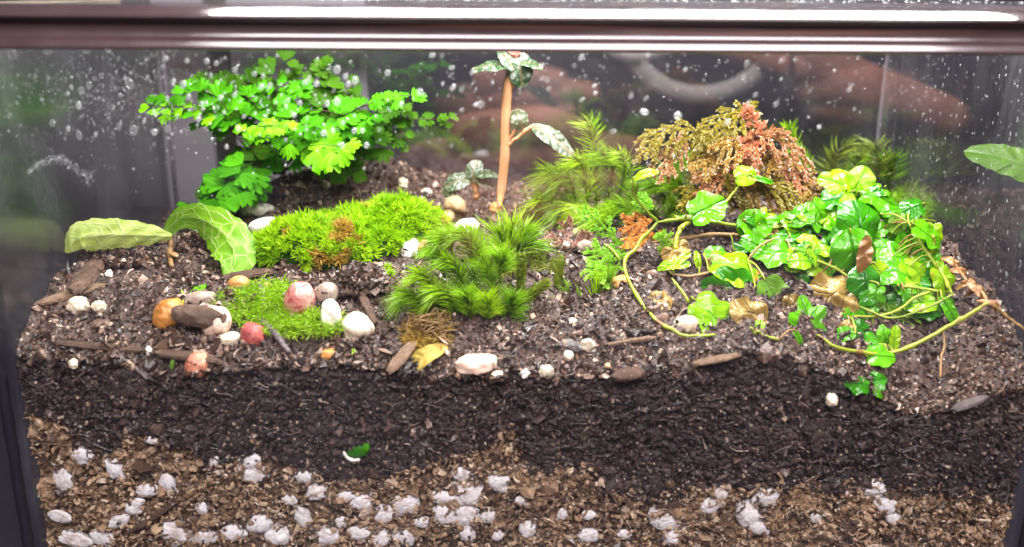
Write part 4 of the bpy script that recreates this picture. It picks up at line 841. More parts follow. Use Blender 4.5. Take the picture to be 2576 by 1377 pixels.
FIG = [  # px, py, length, tip angle, Y, outline, material, face, up, cup, extra label
 (1778, 524, 118, 28, 4.8, 'lobed', 'fig', 1, .35, .25, 'large upright leaf at the left, lit from behind'), (1624, 436, 72, 20, 4.5, 'narrow', 'fig_yellow', .7, .6, .9, 'curled yellow-green young leaf at the top of the left runner'), (1875, 441, 64, 10, 6, 'round', 'fig_yellow', .9, .4, .4, None), (1921, 452, 60, -12, 6, 'lance', 'fig', .8, .5, .2, None),
 (1897, 568, 98, 50, 4.8, 'round', 'fig', .9, .5, .6, None), (1930, 552, 70, 10, 5.2, 'oval', 'fig', .5, .9, .4, None), (1952, 632, 118, 182, 3.9, 'lobed', 'fig', .7, .8, .5, None), (1795, 633, 58, 15, 4.0, 'oval', 'fig', .5, .9, .3, None), (1850, 668, 158, -15, 3.4, 'lobed', 'fig_yellow', .65, .8, .6, 'wide wet leaf with orange scars'),
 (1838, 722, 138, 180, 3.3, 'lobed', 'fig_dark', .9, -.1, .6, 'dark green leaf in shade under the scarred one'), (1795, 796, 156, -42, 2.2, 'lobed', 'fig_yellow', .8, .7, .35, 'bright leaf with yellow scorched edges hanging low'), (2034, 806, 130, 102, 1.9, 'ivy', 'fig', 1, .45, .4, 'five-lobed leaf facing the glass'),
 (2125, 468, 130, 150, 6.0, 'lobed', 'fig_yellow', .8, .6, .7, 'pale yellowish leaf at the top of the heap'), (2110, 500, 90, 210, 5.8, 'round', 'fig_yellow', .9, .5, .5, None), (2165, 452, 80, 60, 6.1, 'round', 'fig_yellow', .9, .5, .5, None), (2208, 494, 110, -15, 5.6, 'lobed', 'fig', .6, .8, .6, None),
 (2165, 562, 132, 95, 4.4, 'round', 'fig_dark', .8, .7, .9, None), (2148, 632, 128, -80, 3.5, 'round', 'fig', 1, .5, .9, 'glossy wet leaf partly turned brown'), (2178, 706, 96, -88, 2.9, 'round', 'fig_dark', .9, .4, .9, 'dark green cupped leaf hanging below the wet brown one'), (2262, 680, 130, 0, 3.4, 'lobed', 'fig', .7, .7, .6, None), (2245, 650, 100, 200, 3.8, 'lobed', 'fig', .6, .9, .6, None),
 (2312, 688, 62, -50, 3.2, 'round', 'fig_yellow', .9, .5, .4, None), (2335, 590, 108, -36, 3.6, 'lobed', 'fig', .5, .9, .3, 'leaf sticking out at the right edge, tip pointing down'), (2258, 562, 66, 60, 4.6, 'oval', 'fig_pale', .9, .4, .3, None), (2048, 556, 84, -20, 5.0, 'ivy', 'fig', .6, .8, .4, None), (1998, 552, 84, 160, 5.2, 'oval', 'fig', .5, .9, .4, None),
 (2035, 604, 62, 170, 4.4, 'lobed', 'fig_yellow', .7, .7, .4, None), (2372, 702, 82, -70, 2.9, 'lobed', 'fig_yellow', .8, .5, .4, None), (2283, 755, 74, -68, 2.5, 'narrow', 'fig', .9, .4, .3, None), (2390, 782, 88, -60, 2.0, 'narrow', 'fig', .9, .4, .3, None), (2172, 862, 100, 175, 1.6, 'lobed', 'fig', .8, .7, .3, None), (2214, 896, 84, 0, 1.1, 'lobed', 'fig', .8, .7, .3, None),
 (2251, 855, 78, 82, 1.5, 'narrow', 'fig_yellow', .9, .4, .2, 'narrow upright yellow-green leaf'), (1948, 748, 130, -62, 3.0, 'oval', 'fig_pale', .9, .1, .2, 'pale leaf seen from its underside'), (1697, 664, 90, 10, 3.6, 'narrow', 'fig_yellow', .7, .7, .5, None), (1715, 650, 60, 40, 3.7, 'narrow', 'fig_yellow', .7, .7, .5, None), (1910, 820, 36, 60, 2.1, 'lobed', 'fig_yellow', .9, .4, .3, None), (1755, 655, 50, 100, 3.7, 'narrow', 'fig_yellow', .8, .5, .4, None),
 (2275, 620, 66, 100, 4.2, 'round', 'fig', .7, .6, .4, None), (2220, 600, 72, 40, 4.8, 'round', 'fig_dark', .7, .6, .5, None), (2090, 580, 70, 130, 5.2, 'round', 'fig', .6, .8, .5, None), (2060, 650, 66, 200, 4.4, 'oval', 'fig_dark', .7, .5, .4, None), (1870, 620, 60, 20, 4.7, 'oval', 'fig_dark', .5, .8, .4, None), (2005, 700, 80, -100, 3.9, 'oval', 'fig_dark', .8, .3, .3, None), (2065, 700, 60, 60, 3.9, 'round', 'fig_pale', .7, .5, .3, None),
 (2210, 740, 70, -60, 3.4, 'oval', 'fig_dark', .7, .4, .3, None), (2330, 745, 60, -30, 2.7, 'oval', 'fig_pale', .8, .5, .3, None), (1725, 548, 76, 8, 5.2, 'lance', 'fig', .5, .9, .2, None), (2010, 850, 50, -60, 2.0, 'narrow', 'fig', .8, .5, .3, None), (2125, 840, 60, 190, 2.0, 'oval', 'fig', .7, .6, .3, None), (2180, 525, 80, 200, 5.4, 'oval', 'fig', .6, .8, .5, None), (2240, 530, 60, 20, 5, 'oval', 'fig', .6, .8, .4, None), (2110, 545, 70, 250, 5.2, 'round', 'fig', .8, .6, .5, None),
 (1985, 590, 70, 10, 4.8, 'oval', 'fig_dark', .5, .8, .4, None), (2085, 520, 60, 240, 5.6, 'round', 'fig', .8, .5, .4, None), (2340, 650, 60, 220, 3.5, 'oval', 'fig', .7, .6, .3, None)]
for i in range(104):      # the crowd of smaller leaves between the large ones
    a_, r_ = random.uniform(0, 6.28), random.random() ** .5; px, py = 2170 + 185 * r_ * math.cos(a_), 618 + 135 * r_ * math.sin(a_)
    if i > 78: px, py = random.uniform(1860, 2120), random.uniform(535, 640)
    if i > 93: px, py = random.uniform(2050, 2390), random.uniform(740, 880)
    if ((px - 2092) / 85) ** 2 + ((py - 748) / 58) ** 2 < 1 or ((px - 2160) / 55) ** 2 + ((py - 660) / 75) ** 2 < 1 or (px < 2050 and py > 670): continue
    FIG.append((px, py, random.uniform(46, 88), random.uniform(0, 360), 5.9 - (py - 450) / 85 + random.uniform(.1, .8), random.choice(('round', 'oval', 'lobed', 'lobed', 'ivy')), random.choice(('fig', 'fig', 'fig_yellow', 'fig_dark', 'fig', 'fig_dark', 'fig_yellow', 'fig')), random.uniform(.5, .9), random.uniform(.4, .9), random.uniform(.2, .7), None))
FV_ = list(VPTS)
for i, (px, py, L, an, Y, kd, m, fc, up_, cup, lab) in enumerate(FIG):
    L *= .97
    mb = MB(); c, d, n_, LL = place(px, py, L, an, Y, fc, up_, random.uniform(-.25, .25), random.uniform(-.15, .15))
    pleaf(mb, c, d, n_, LL, kd, cup * .55, .12, .05, 200 + i, random.uniform(.05, .2)); o = mb.build('leaf', M[m], fig)
    if lab: o['label'] = lab
    b = c - d * LL * .46; q = np.vstack(FV_); j = np.argmin(np.linalg.norm(q - b - A(0, .3, -.2), axis=1)); e_ = q[j]
    if np.linalg.norm(e_ - b) > 1.3: e_ = b + A(random.uniform(-.3, .3), .5, -.6)
    mb = MB(); tube(mb, cr([b + d * LL * .1, b, b * .5 + e_ * .5 + A(0, 0, .12), e_], 12), np.linspace(.022, .032, 12), 5); mb.build('petiole', M['vine' if i % 4 else 'vine_brown'], fig)
for (px, py, L, an, Y, kd, m, fc, up_, cup, cru, lab) in [(2090, 748, 160, 200, 2.9, 'round', 'dead', .8, .6, .8, .10, 'big crumpled dead tan leaf'), (2176, 640, 100, -100, 3.0, 'narrow', 'brown_leaf', .9, .4, .3, .04, 'brown dead patch of leaf lying over the wet leaf'), (1668, 757, 72, 150, 2.5, 'oval', 'dead', .7, .6, .5, .08, 'small dry curled leaf on the left runner'), (1888, 788, 110, 160, 2.6, 'oval', 'dead', .8, .4, .4, .08, 'crumpled dead leaf in the shade'),
        (1700, 625, 80, 200, 4.1, 'oval', 'dead', .6, .6, .5, .06, 'dry brown leaf behind the young yellow ones'), (2128, 835, 66, 240, 2.3, 'oval', 'dead', .8, .4, .4, .08, None), (1945, 606, 100, 160, 4.7, 'oval', 'dead', .7, .6, .5, .05, 'tan dead leaf behind the wide wet one'), (2040, 650, 70, 120, 4.2, 'oval', 'dead', .7, .4, .4, .08, None), (2210, 600, 50, 90, 4.7, 'narrow', 'brown_leaf', .8, .4, .3, .05, None), (1995, 770, 70, -70, 2.9, 'oval', 'dead', .8, .3, .3, .08, None)]:
    mb = MB(); c, d, n_, LL = place(px, py, L, an, Y, fc, up_); pleaf(mb, c, d, n_, LL, kd, cup * .6, .15, .08, int(px), .15, crumple=cru); o = mb.build('dead_leaf', M[m], fig)
    if lab: o['label'] = lab
# the fig leaf on the front soil, the yellow leaf, seedlings
e = empty('fig_sprig', G(2182, 985), 'small dark green lobed leaf lying on the lit soil right by the front glass', 'leaf')
for (px, py, L, an, m, kd) in [(2160, 965, 72, 170, 'fig_dark', 'lobed'), (2198, 960, 74, 20, 'fig_dark', 'lobed'), (2212, 985, 36, -30, 'fig', 'round')]:
    mb = MB(); g_ = G(px, py + 18); c, d, n_, LL = place(px, py, L, an, g_[1] - .05, .8, .7); pleaf(mb, c, d, n_, LL, kd, .2, .1, .06, int(px)); mb.build('leaf', M[m], e)
e = empty('fallen_leaf', G(1068, 930), 'folded yellow fallen leaf lying below the dry moss near the front glass', 'leaf')
mb = MB(); c, d, n_, LL = place(1062, 900, 128, 213, 1.1, .8, .6); pleaf(mb, c, d, n_, LL, 'narrow', .5, .1, .02, 5, .25); mb.build('blade', M['yellow_leaf'], e)
vine('leaf_stalk', [(1112, 872, 1.3), (1124, 862, 1.5), (1118, 845, 1.7), (1098, 820, 2.0), (1085, 812, 2.1)], 7, 'vine_brown', e)
e = empty('dry_moss_knot', G(1085, 862), 'tangled knot of dry brown moss behind the yellow leaf', 'moss')
for i in range(44):
    a = random.uniform(0, 6.28); c_ = G(1082, 850) + A(0, 0, .3); pp = [c_ + A(random.gauss(0, .36), random.gauss(0, .2), random.gauss(0, .26)) for _ in range(4)]
    mb = MB(); tube(mb, cr(pp, 16), .020, 5); mb.build('strand', M['root_brown'], e)
e = empty('green_seedling', G(470, 752), 'small bright green seedling of two leaves on the grey-brown pebble', 'seedling')
for (px, py, L, an) in [(428, 736, 68, 172), (490, 728, 74, 20)]:
    mb = MB(); c, d, n_, LL = place(px, py, L, an, 3.6, .5, .8); pleaf(mb, c, d, n_, LL, 'oval', .3, .2, .02, px); mb.build('leaf', M['fern_light'], e)
vine('stem', [(458, 770, 3.6), (460, 750, 3.6), (458, 736, 3.6)], 5, 'vine', e, 10)
e = empty('bean_sprout', P(900, 1160, .1), 'green bean sprout with a white root pressed against the front glass in the dark soil', 'sprout')
mb = MB(); lump_mesh(mb, P(903, 1137, .12), A(30, 9, 17) * upx(P(903, 1137, .1)), (0, -.35, 0), .03, 1, 4, 3); mb.build('bean', M['fig_dark'], e)
mb = MB(); lump_mesh(mb, P(921, 1127, .08), A(10, 8, 12) * upx(P(903, 1137, .1)), (0, 0, 0), .03, 1, 6, 3); mb.build('bean_tip', M['fern'], e)
vine('root', [(864, 1136, .1), (872, 1150, .1), (886, 1158, .1), (905, 1157, .1)], 6, 'white_root', e, 14)
mb = MB(); c, d, n_, LL = place(433, 914, 34, 80, .4, .9, .3); pleaf(mb, c, d, n_, LL, 'lance', .2, .1, 0, 9); tag(mb.build('grass_seed', M['fig_pale']), 'pale green seed husk standing by the front glass, left of the coral red pebble', 'seed')
mb = MB(); c, d, n_, LL = place(893, 897, 46, 105, .7, .9, .3); pleaf(mb, c, d, n_, LL, 'lance', .2, .1, 0, 9); tag(mb.build('leaf_shred', M['fig_yellow']), 'little yellow-green leaf shred right of the bright orange chip', 'leaf')
# dry curled vine at the right end
e = empty('dry_vine', G(2560, 830), 'dry brown curled vine with shrivelled leaves by the right side pane', 'vine')
vine('stem', [(2480, 765, 1.1), (2500, 770, 1.2), (2530, 795, 1.2), (2572, 825, 1.0), (2610, 850, .9)], 6, 'vine_brown', e); vine('stem', [(2395, 655, 3.2), (2420, 690, 2.8), (2440, 715, 2.4), (2470, 735, 1.9), (2485, 762, 1.5)], 5, 'vine_brown', e)
for i, (px, py, L, an, Y) in enumerate([(2405, 665, 60, -50, 3.0), (2425, 685, 56, -30, 2.8), (2448, 722, 50, -90, 2.2), (2470, 738, 70, -55, 1.9), (2430, 712, 40, 200, 2.4), (2505, 770, 64, -40, 1.3)]):
    mb = MB(); c, d, n_, LL = place(px, py, L, an, Y, .8, .5); pleaf(mb, c, d, n_, LL, 'narrow', 1.2, .4, .1, i, .6, crumple=.05); mb.build('shrivelled_leaf', M['brown_leaf'], e)
# leaf of a plant outside the tank
e = empty('house_plant_leaf', P(2600, 440, 8), 'green leaf of another plant seen through the right side pane', 'leaf')
mb = MB(); c, d, n_, LL = place(2560, 408, 230, 155, 8.0, .9, .3, 0, .15); pleaf(mb, c, d, n_, LL, 'narrow', .3, .1, .02, 3); mb.build('blade', M['fig_pale'], e); vine('leaf_stalk', [(2660, 455, 8), (2720, 500, 9), (2800, 600, 10)], 8, 'vine', e)

# ------------------------------------------------------------------ net-veined plant
def ribbon(pts, halfw, cup, nu=36, nv=13, tilt=0.0, wave=0.0):
    c = cr([P(*q) for q in pts], nu); t = nrm(np.gradient(c, axis=0)); f = np.linspace(0, len(pts) - 1, nu); hw = np.interp(f, range(len(pts)), halfw) * upx(c[nu // 2])
    tl = np.interp(f, range(len(pts)), tilt) if np.ndim(tilt) else np.full(nu, tilt); V, U = [], []
    for i in range(nu):
        s = nrm(np.cross(t[i], -FWD)); nn = np.cross(s, t[i]); s, nn = s * math.cos(tl[i]) + nn * math.sin(tl[i]), nn * math.cos(tl[i]) - s * math.sin(tl[i])
        for v in np.linspace(-1, 1, nv): V.append(c[i] + s * v * hw[i] * (1 + .05 * math.sin(i * 1.1 + v) + .03 * math.sin(i * 2.7)) - nn * hw[i] * (cup * v * v - .10 * math.exp(-(v / .10) ** 2) - .05 * abs(math.sin(i * 1.3 - abs(v) * 4))) + nn * wave * hw[i] * math.sin(i * .9 + v * 5)); U.append((i / (nu - 1) + .001, v * .5))
    I = np.arange(nu * nv).reshape(nu, nv); mb = MB(); mb.add(V, np.stack([I[:-1, :-1], I[1:, :-1], I[1:, 1:], I[:-1, 1:]], -1).reshape(-1, 4), 0, U); return mb
net = empty('net_veined_plant', G(428, 665), 'creeping plant with two big pale-veined leaves at the left, one arching over', 'plant')
ribbon([(420, 585, 5.6), (452, 552, 5.5), (495, 548, 5.3), (545, 572, 4.9), (582, 612, 4.4), (592, 655, 4.0), (572, 700, 3.6)], [14, 27, 36, 50, 57, 48, 10], .18, 44, 15, [-.1, -.2, -.2, .1, .3, .2, .1], .02).build('leaf', M['net'], net)['label'] = 'arching leaf with clear net veins, tip hanging down'
ribbon([(432, 596, 5.4), (380, 592, 5.0), (310, 590, 4.6), (240, 592, 4.3), (196, 602, 4.1), (166, 636, 4.0)], [8, 27, 38, 41, 36, 4], .26, 40, 15, .25, .06).build('leaf', M['net_pale'], net)['label'] = 'pale washed-out leaf lying to the left'
vine('stem', [(425, 590, 5.6), (430, 615, 5.4), (428, 645, 5.2), (432, 670, 5.0)], 9, 'vine_brown', net, 16)
mb = MB(); lump_mesh(mb, P(440, 642, 5.0), A(14, 8, 7) * upx(P(440, 642, 5)), (0, .3, 0), .1, 1, 3, 2); mb.build('bud', M['vine_brown'], net)

# ------------------------------------------------------------------ tall and small speckled plants
tall = empty('tall_speckled_plant', G(1262, 520), 'tall orange-stemmed plant with silver-speckled dark leaves at its top, centre', 'plant')
TY = 8.0
vine('stem', [(1255, 525, TY - .3), (1262, 470, TY), (1270, 390, TY), (1272, 300, TY), (1278, 215, TY), (1290, 180, TY)], 17, 'stem', tall, 40, .06, 0)
vine('stem', [(1272, 372, TY), (1300, 348, TY - .1), (1338, 318, TY - .2)], 7, 'stem', tall, 16); vine('stem', [(1272, 368, TY), (1285, 345, TY), (1302, 320, TY)], 6, 'stem', tall, 14); vine('stem', [(1282, 230, TY), (1298, 200, TY), (1304, 185, TY)], 8, 'stem', tall, 14)
for i, (px, py, L, an, kd, fc, up_, cup) in enumerate([(1240, 160, 110, 178, 'oval', .25, 1, .3), (1308, 170, 92, -80, 'oval', .9, .5, .3), (1338, 158, 62, -8, 'oval', .4, .9, .3), (1280, 150, 70, 120, 'oval', .3, 1, .3), (1392, 346, 134, -33, 'narrow', .8, .6, .2), (1308, 298, 64, 110, 'oval', .8, .4, .8)]):
    mb = MB(); c, d, n_, LL = place(px, py, L, an, TY - .2, fc, up_); pleaf(mb, c, d, n_, LL, kd, cup, .15, .03, 300 + i, .1); o = mb.build('leaf', M['speckled'], tall)
    if i == 4: o['label'] = 'long oblong silvery leaf drooping to the right'
    if i == 5: o['label'] = 'small shrivelled leaf beside the side shoot'
mb = MB(); lump_mesh(mb, P(1296, 134, TY), A(13, 11, 12) * upx(P(1296, 134, TY)), (.3, .3, 0), .12, 1.5, 8, 3); mb.build('bud', M['bud'], tall)
mb = MB(); c, d, n_, LL = place(1284, 130, 26, 140, TY, .6, .5); pleaf(mb, c, d, n_, LL, 'narrow', .3, .1, 0, 1); mb.build('bud_scale', M['bud'], tall)
small = empty('small_speckled_plant', G(1195, 500), 'small orange-stemmed plant with four speckled leaves left of the tall one', 'plant'); SY = 8.4
vine('stem', [(1198, 505, SY), (1198, 475, SY), (1194, 445, SY)], 11, 'stem', small, 14); vine('stem', [(1196, 480, SY), (1186, 462, SY), (1178, 448, SY)], 7, 'stem', small, 12)
for i, (px, py, L, an, fc, up_) in enumerate([(1150, 454, 74, 195, .8, .7), (1192, 430, 62, 80, .4, .9), (1222, 434, 66, 5, .3, 1), (1135, 470, 60, 215, .7, .6), (1218, 455, 50, -20, .4, .9)]):
    mb = MB(); c, d, n_, LL = place(px, py, L, an, SY - .1, fc, up_); pleaf(mb, c, d, n_, LL, 'oval', .3, .15, .03, 320 + i, .1); mb.build('leaf', M['speckled'], small)

# ------------------------------------------------------------------ spikemoss
def frond(mb, pts, halfw, nb, up_=.6, scale=.17, hang=.3, seed=0, n=44):
    """flat frond: an axis with side branches, every branch shingled with tiny leaves"""
    g_ = np.random.default_rng(seed); c = cr([P(q[0] + g_.normal() * 7, q[1] + g_.normal() * 6, q[2] + g_.normal() * .15) for q in pts], n); t = nrm(np.gradient(c, axis=0)); k = upx(c[n // 2]); B, D, N_ = [], [], []
    nrmv = nrm(-FWD * .8 + A(0, 0, up_)); paths = [(c, 1.0)]
    for j in range(nb):
        u = .08 + .9 * j / nb; i = int(u * (n - 1)); s = nrm(np.cross(t[i], nrmv)) * (1 if j % 2 else -1)
        L = halfw * k * math.sin(math.pi * (.12 + .80 * u)) ** .6 * g_.uniform(.75, 1.15); st = nrm(s + t[i] * .75)
        q = np.linspace(0, 1, 12)[:, None]; b = c[i] + st * L * q + t[i] * L * .25 * q * q + A(0, 0, -1) * hang * L * q * q; paths.append((b, 1.0))
        for s2 in (1, -1): m = 5 + int(3 * g_.random()); st2 = nrm(s * .5 * s2 + t[i] * .8 + st * .4); b2 = b[m] + st2 * L * .42 * q - A(0, 0, 1) * hang * L * .2 * q; paths.append((b2, .8))
    for b, w_ in paths:
        m = len(b); tb = nrm(np.gradient(b, axis=0)); Lb = np.linalg.norm(np.diff(b, axis=0), axis=1).sum(); cnt = max(6, int(Lb / (scale * .26)))
        u = np.linspace(0, m - 1.001, cnt); i = u.astype(int); base = b[i] + (b[i + 1] - b[i]) * (u - i)[:, None]
        for sd in (1, -1):
            fa = g_.uniform(-1.2, 1.2, (cnt, 1)); sv = nrm(np.cross(tb[i], nrmv)) * sd * np.cos(fa) + nrmv * np.sin(fa); B.append(base); D.append(sv * .8 + tb[i] * .9 + g_.normal(size=(cnt, 3)) * .2); N_.append(np.full(cnt, scale * w_))
        B.append(base + nrmv * .03); D.append(tb[i] * .8 + nrmv * .6 + g_.normal(size=(cnt, 3)) * .35); N_.append(np.full(cnt, scale * .7 * w_))
    B, D, N_ = np.vstack(B), np.vstack(D), np.concatenate(N_)
    blades(mb, B, D, N_, N_ * .42, nrmv * .10 - A(0, 0, .15) + g_.normal(size=B.shape) * .05, facing=nrmv); tube(mb, c, .035, 5)
red = empty('red_spikemoss', G(1860, 540), 'large feathery spikemoss in red, pink, olive and gold at the right back', 'plant')
for i, (m, hw, nb, pts_, hg) in enumerate([('spike_red', 34, 16, [(1905, 470, 7.3), (1900, 400, 7.2), (1908, 340, 7.2), (1905, 300, 7.3), (1888, 268, 7.5)], .4), ('spike_olive', 50, 18, [(1885, 420, 7.8), (1895, 330, 7.9), (1880, 285, 7.8), (1840, 290, 7.6), (1800, 330, 7.3), (1775, 365, 7.1)], .3), ('spike_olive', 58, 18, [(1800, 470, 8.2), (1790, 380, 8.2), (1750, 325, 8.1), (1690, 325, 7.9), (1650, 355, 7.7), (1625, 395, 7.5)], .5),
        ('spike_pink', 60, 18, [(1905, 430, 7.6), (1915, 350, 7.5), (1945, 340, 7.2), (1975, 380, 7.0), (1998, 425, 6.8)], .45), ('spike_gold', 56, 18, [(1880, 430, 7.3), (1870, 370, 7.2), (1835, 370, 7.0), (1790, 395, 6.8), (1740, 430, 6.6)], .45), ('spike_pink', 46, 14, [(1720, 340, 7.9), (1700, 360, 7.6), (1680, 400, 7.4), (1668, 438, 7.2)], .3), ('spike_olive', 40, 12, [(1895, 300, 7.8), (1880, 280, 7.8), (1872, 272, 7.8), (1850, 300, 7.5), (1830, 345, 7.3)], .3),
        ('spike_gold', 64, 20, [(1870, 520, 7.0), (1880, 450, 6.9), (1930, 440, 6.7), (1990, 465, 6.5), (2045, 500, 6.3), (2070, 530, 6.2)], .4), ('spike_gold', 60, 18, [(1850, 520, 6.9), (1860, 470, 6.7), (1900, 470, 6.5), (1950, 500, 6.3), (1990, 530, 6.1)], .5), ('spike_pink', 52, 16, [(1860, 500, 7.1), (1840, 440, 7.1), (1800, 440, 6.9), (1760, 470, 6.7)], .5), ('spike_gold', 54, 16, [(1980, 520, 7), (1960, 440, 7), (2000, 440, 6.8), (2040, 470, 6.6)], .4),
        ('spike_red', 34, 10, [(1905, 420, 7.0), (1898, 385, 6.9), (1890, 360, 6.9), (1878, 345, 6.9)], .2), ('spike_olive', 54, 16, [(1860, 520, 6.6), (1830, 480, 6.6), (1860, 500, 6.4), (1900, 540, 6.2)], .4), ('spike_pink', 50, 14, [(1930, 400, 7.0), (1960, 400, 6.9), (1990, 430, 6.8), (1995, 440, 6.7)], .4),
        ('spike_olive', 56, 16, [(1860, 430, 7.8), (1840, 350, 7.8), (1800, 345, 7.6), (1770, 380, 7.4)], .4), ('spike_gold', 54, 16, [(1900, 420, 7.6), (1860, 380, 7.5), (1830, 400, 7.2), (1810, 440, 7.0)], .4), ('spike_gold', 52, 16, [(1900, 420, 7.5), (1930, 390, 7.3), (1950, 410, 7.1), (1965, 450, 6.9)], .4),
        ('spike_olive', 60, 18, [(1880, 520, 6.6), (1920, 470, 6.5), (1980, 480, 6.3), (2050, 530, 6.0)], .4), ('spike_olive', 56, 16, [(1820, 530, 7), (1800, 480, 7), (1760, 470, 6.9), (1730, 500, 6.8)], .4), ('spike_pink', 44, 14, [(1900, 350, 7.0), (1890, 380, 6.8), (1870, 420, 6.6), (1860, 450, 6.5)], .3)]):
    mb = MB(); frond(mb, pts_, hw, nb, .6, .125, hg, i); mb.build('frond', M[m], red)
sp = empty('green_spikemoss', G(1560, 610), 'yellow-green feathery spikemoss sprigs left of the vine, one frond gone orange', 'plant')
for i, (m, hw, nb, pts_) in enumerate([('spike_green', 36, 12, [(1585, 625, 5.4), (1560, 600, 5.4), (1520, 570, 5.4), (1480, 545, 5.3), (1456, 532, 5.3)]), ('spike_green', 38, 12, [(1530, 680, 4.4), (1535, 655, 4.4), (1520, 630, 4.3), (1500, 620, 4.2)]), ('spike_green', 40, 12, [(1550, 700, 3.9), (1535, 680, 3.9), (1505, 675, 3.8), (1475, 672, 3.8)]), ('spike_orange', 40, 12, [(1640, 560, 5.2), (1620, 562, 5.2), (1595, 562, 5.1), (1570, 560, 5.1)]), ('spike_orange', 34, 10, [(1650, 610, 4.8), (1630, 595, 4.8), (1600, 600, 4.7), (1580, 610, 4.7)]), ('spike_green', 30, 10, [(1640, 540, 5.5), (1620, 520, 5.5), (1600, 505, 5.4)]), ('spike_green', 36, 12, [(1545, 720, 3.7), (1520, 690, 3.7), (1500, 690, 3.6)]), ('spike_green', 26, 9, [(1660, 640, 4.2), (1665, 610, 4.3), (1672, 590, 4.3)])]):
    mb = MB(); frond(mb, pts_, hw, nb, .6, .11, .2, 50 + i); o = mb.build('frond', M[m], sp)
    if m == 'spike_orange': o['label'] = 'dry orange frond'
e = empty('brown_spikemoss', G(1435, 620), 'withered pinkish brown sprig in the wet hollow between the star moss and the green spikemoss', 'plant')
for i, pts_ in enumerate([[(1430, 615, 6), (1428, 580, 6), (1436, 550, 6)], [(1435, 620, 5.8), (1455, 600, 5.8), (1465, 575, 5.8)], [(1425, 620, 5.8), (1400, 605, 5.8), (1385, 600, 5.7)]]):
    mb = MB(); frond(mb, pts_, 22, 8, .6, .10, .2, 80 + i); mb.build('frond', M['spike_brown'], e)

# ------------------------------------------------------------------ maidenhair fern
fern = empty('maidenhair_fern', P(690, 455, 11.2), 'bushy bright green maidenhair fern with fan-shaped leaflets at the left back', 'fern')
def fan(mb, b, d, n_, L, seed, spread=1.15):
    g_ = np.random.default_rng(seed); d = nrm(d); n_ = nrm(n_ - d * (n_ @ d)); s = np.cross(n_, d); q = 21; th = np.linspace(-spread, spread, q); lob = g_.integers(3, 6)
    r = (.88 - .10 * np.abs(th) / spread) * (1 - .26 * (1 - np.abs(np.sin(lob * (th + spread) / (2 * spread) * np.pi))) ** 2) * (1 + .045 * np.sin(th * 23 + seed)); fr = np.array([.05, .3, .55, .8, 1.0])
    u = (fr[:, None] * r * np.cos(th)).ravel(); v = (fr[:, None] * r * np.sin(th)).ravel() * .92; z = -.16 * (u ** 2) + .10 * np.sin(v * 7 + seed) * u + .03 * np.sin(np.tile(th, 5) * 14) * u
    V = b + L * (u[:, None] * d + v[:, None] * s + z[:, None] * n_); I = np.arange(5 * q).reshape(5, q); mb.add(V, np.stack([I[:-1, :-1], I[1:, :-1], I[1:, 1:], I[:-1, 1:]], -1).reshape(-1, 4), 0, np.column_stack([u + .01, v]))
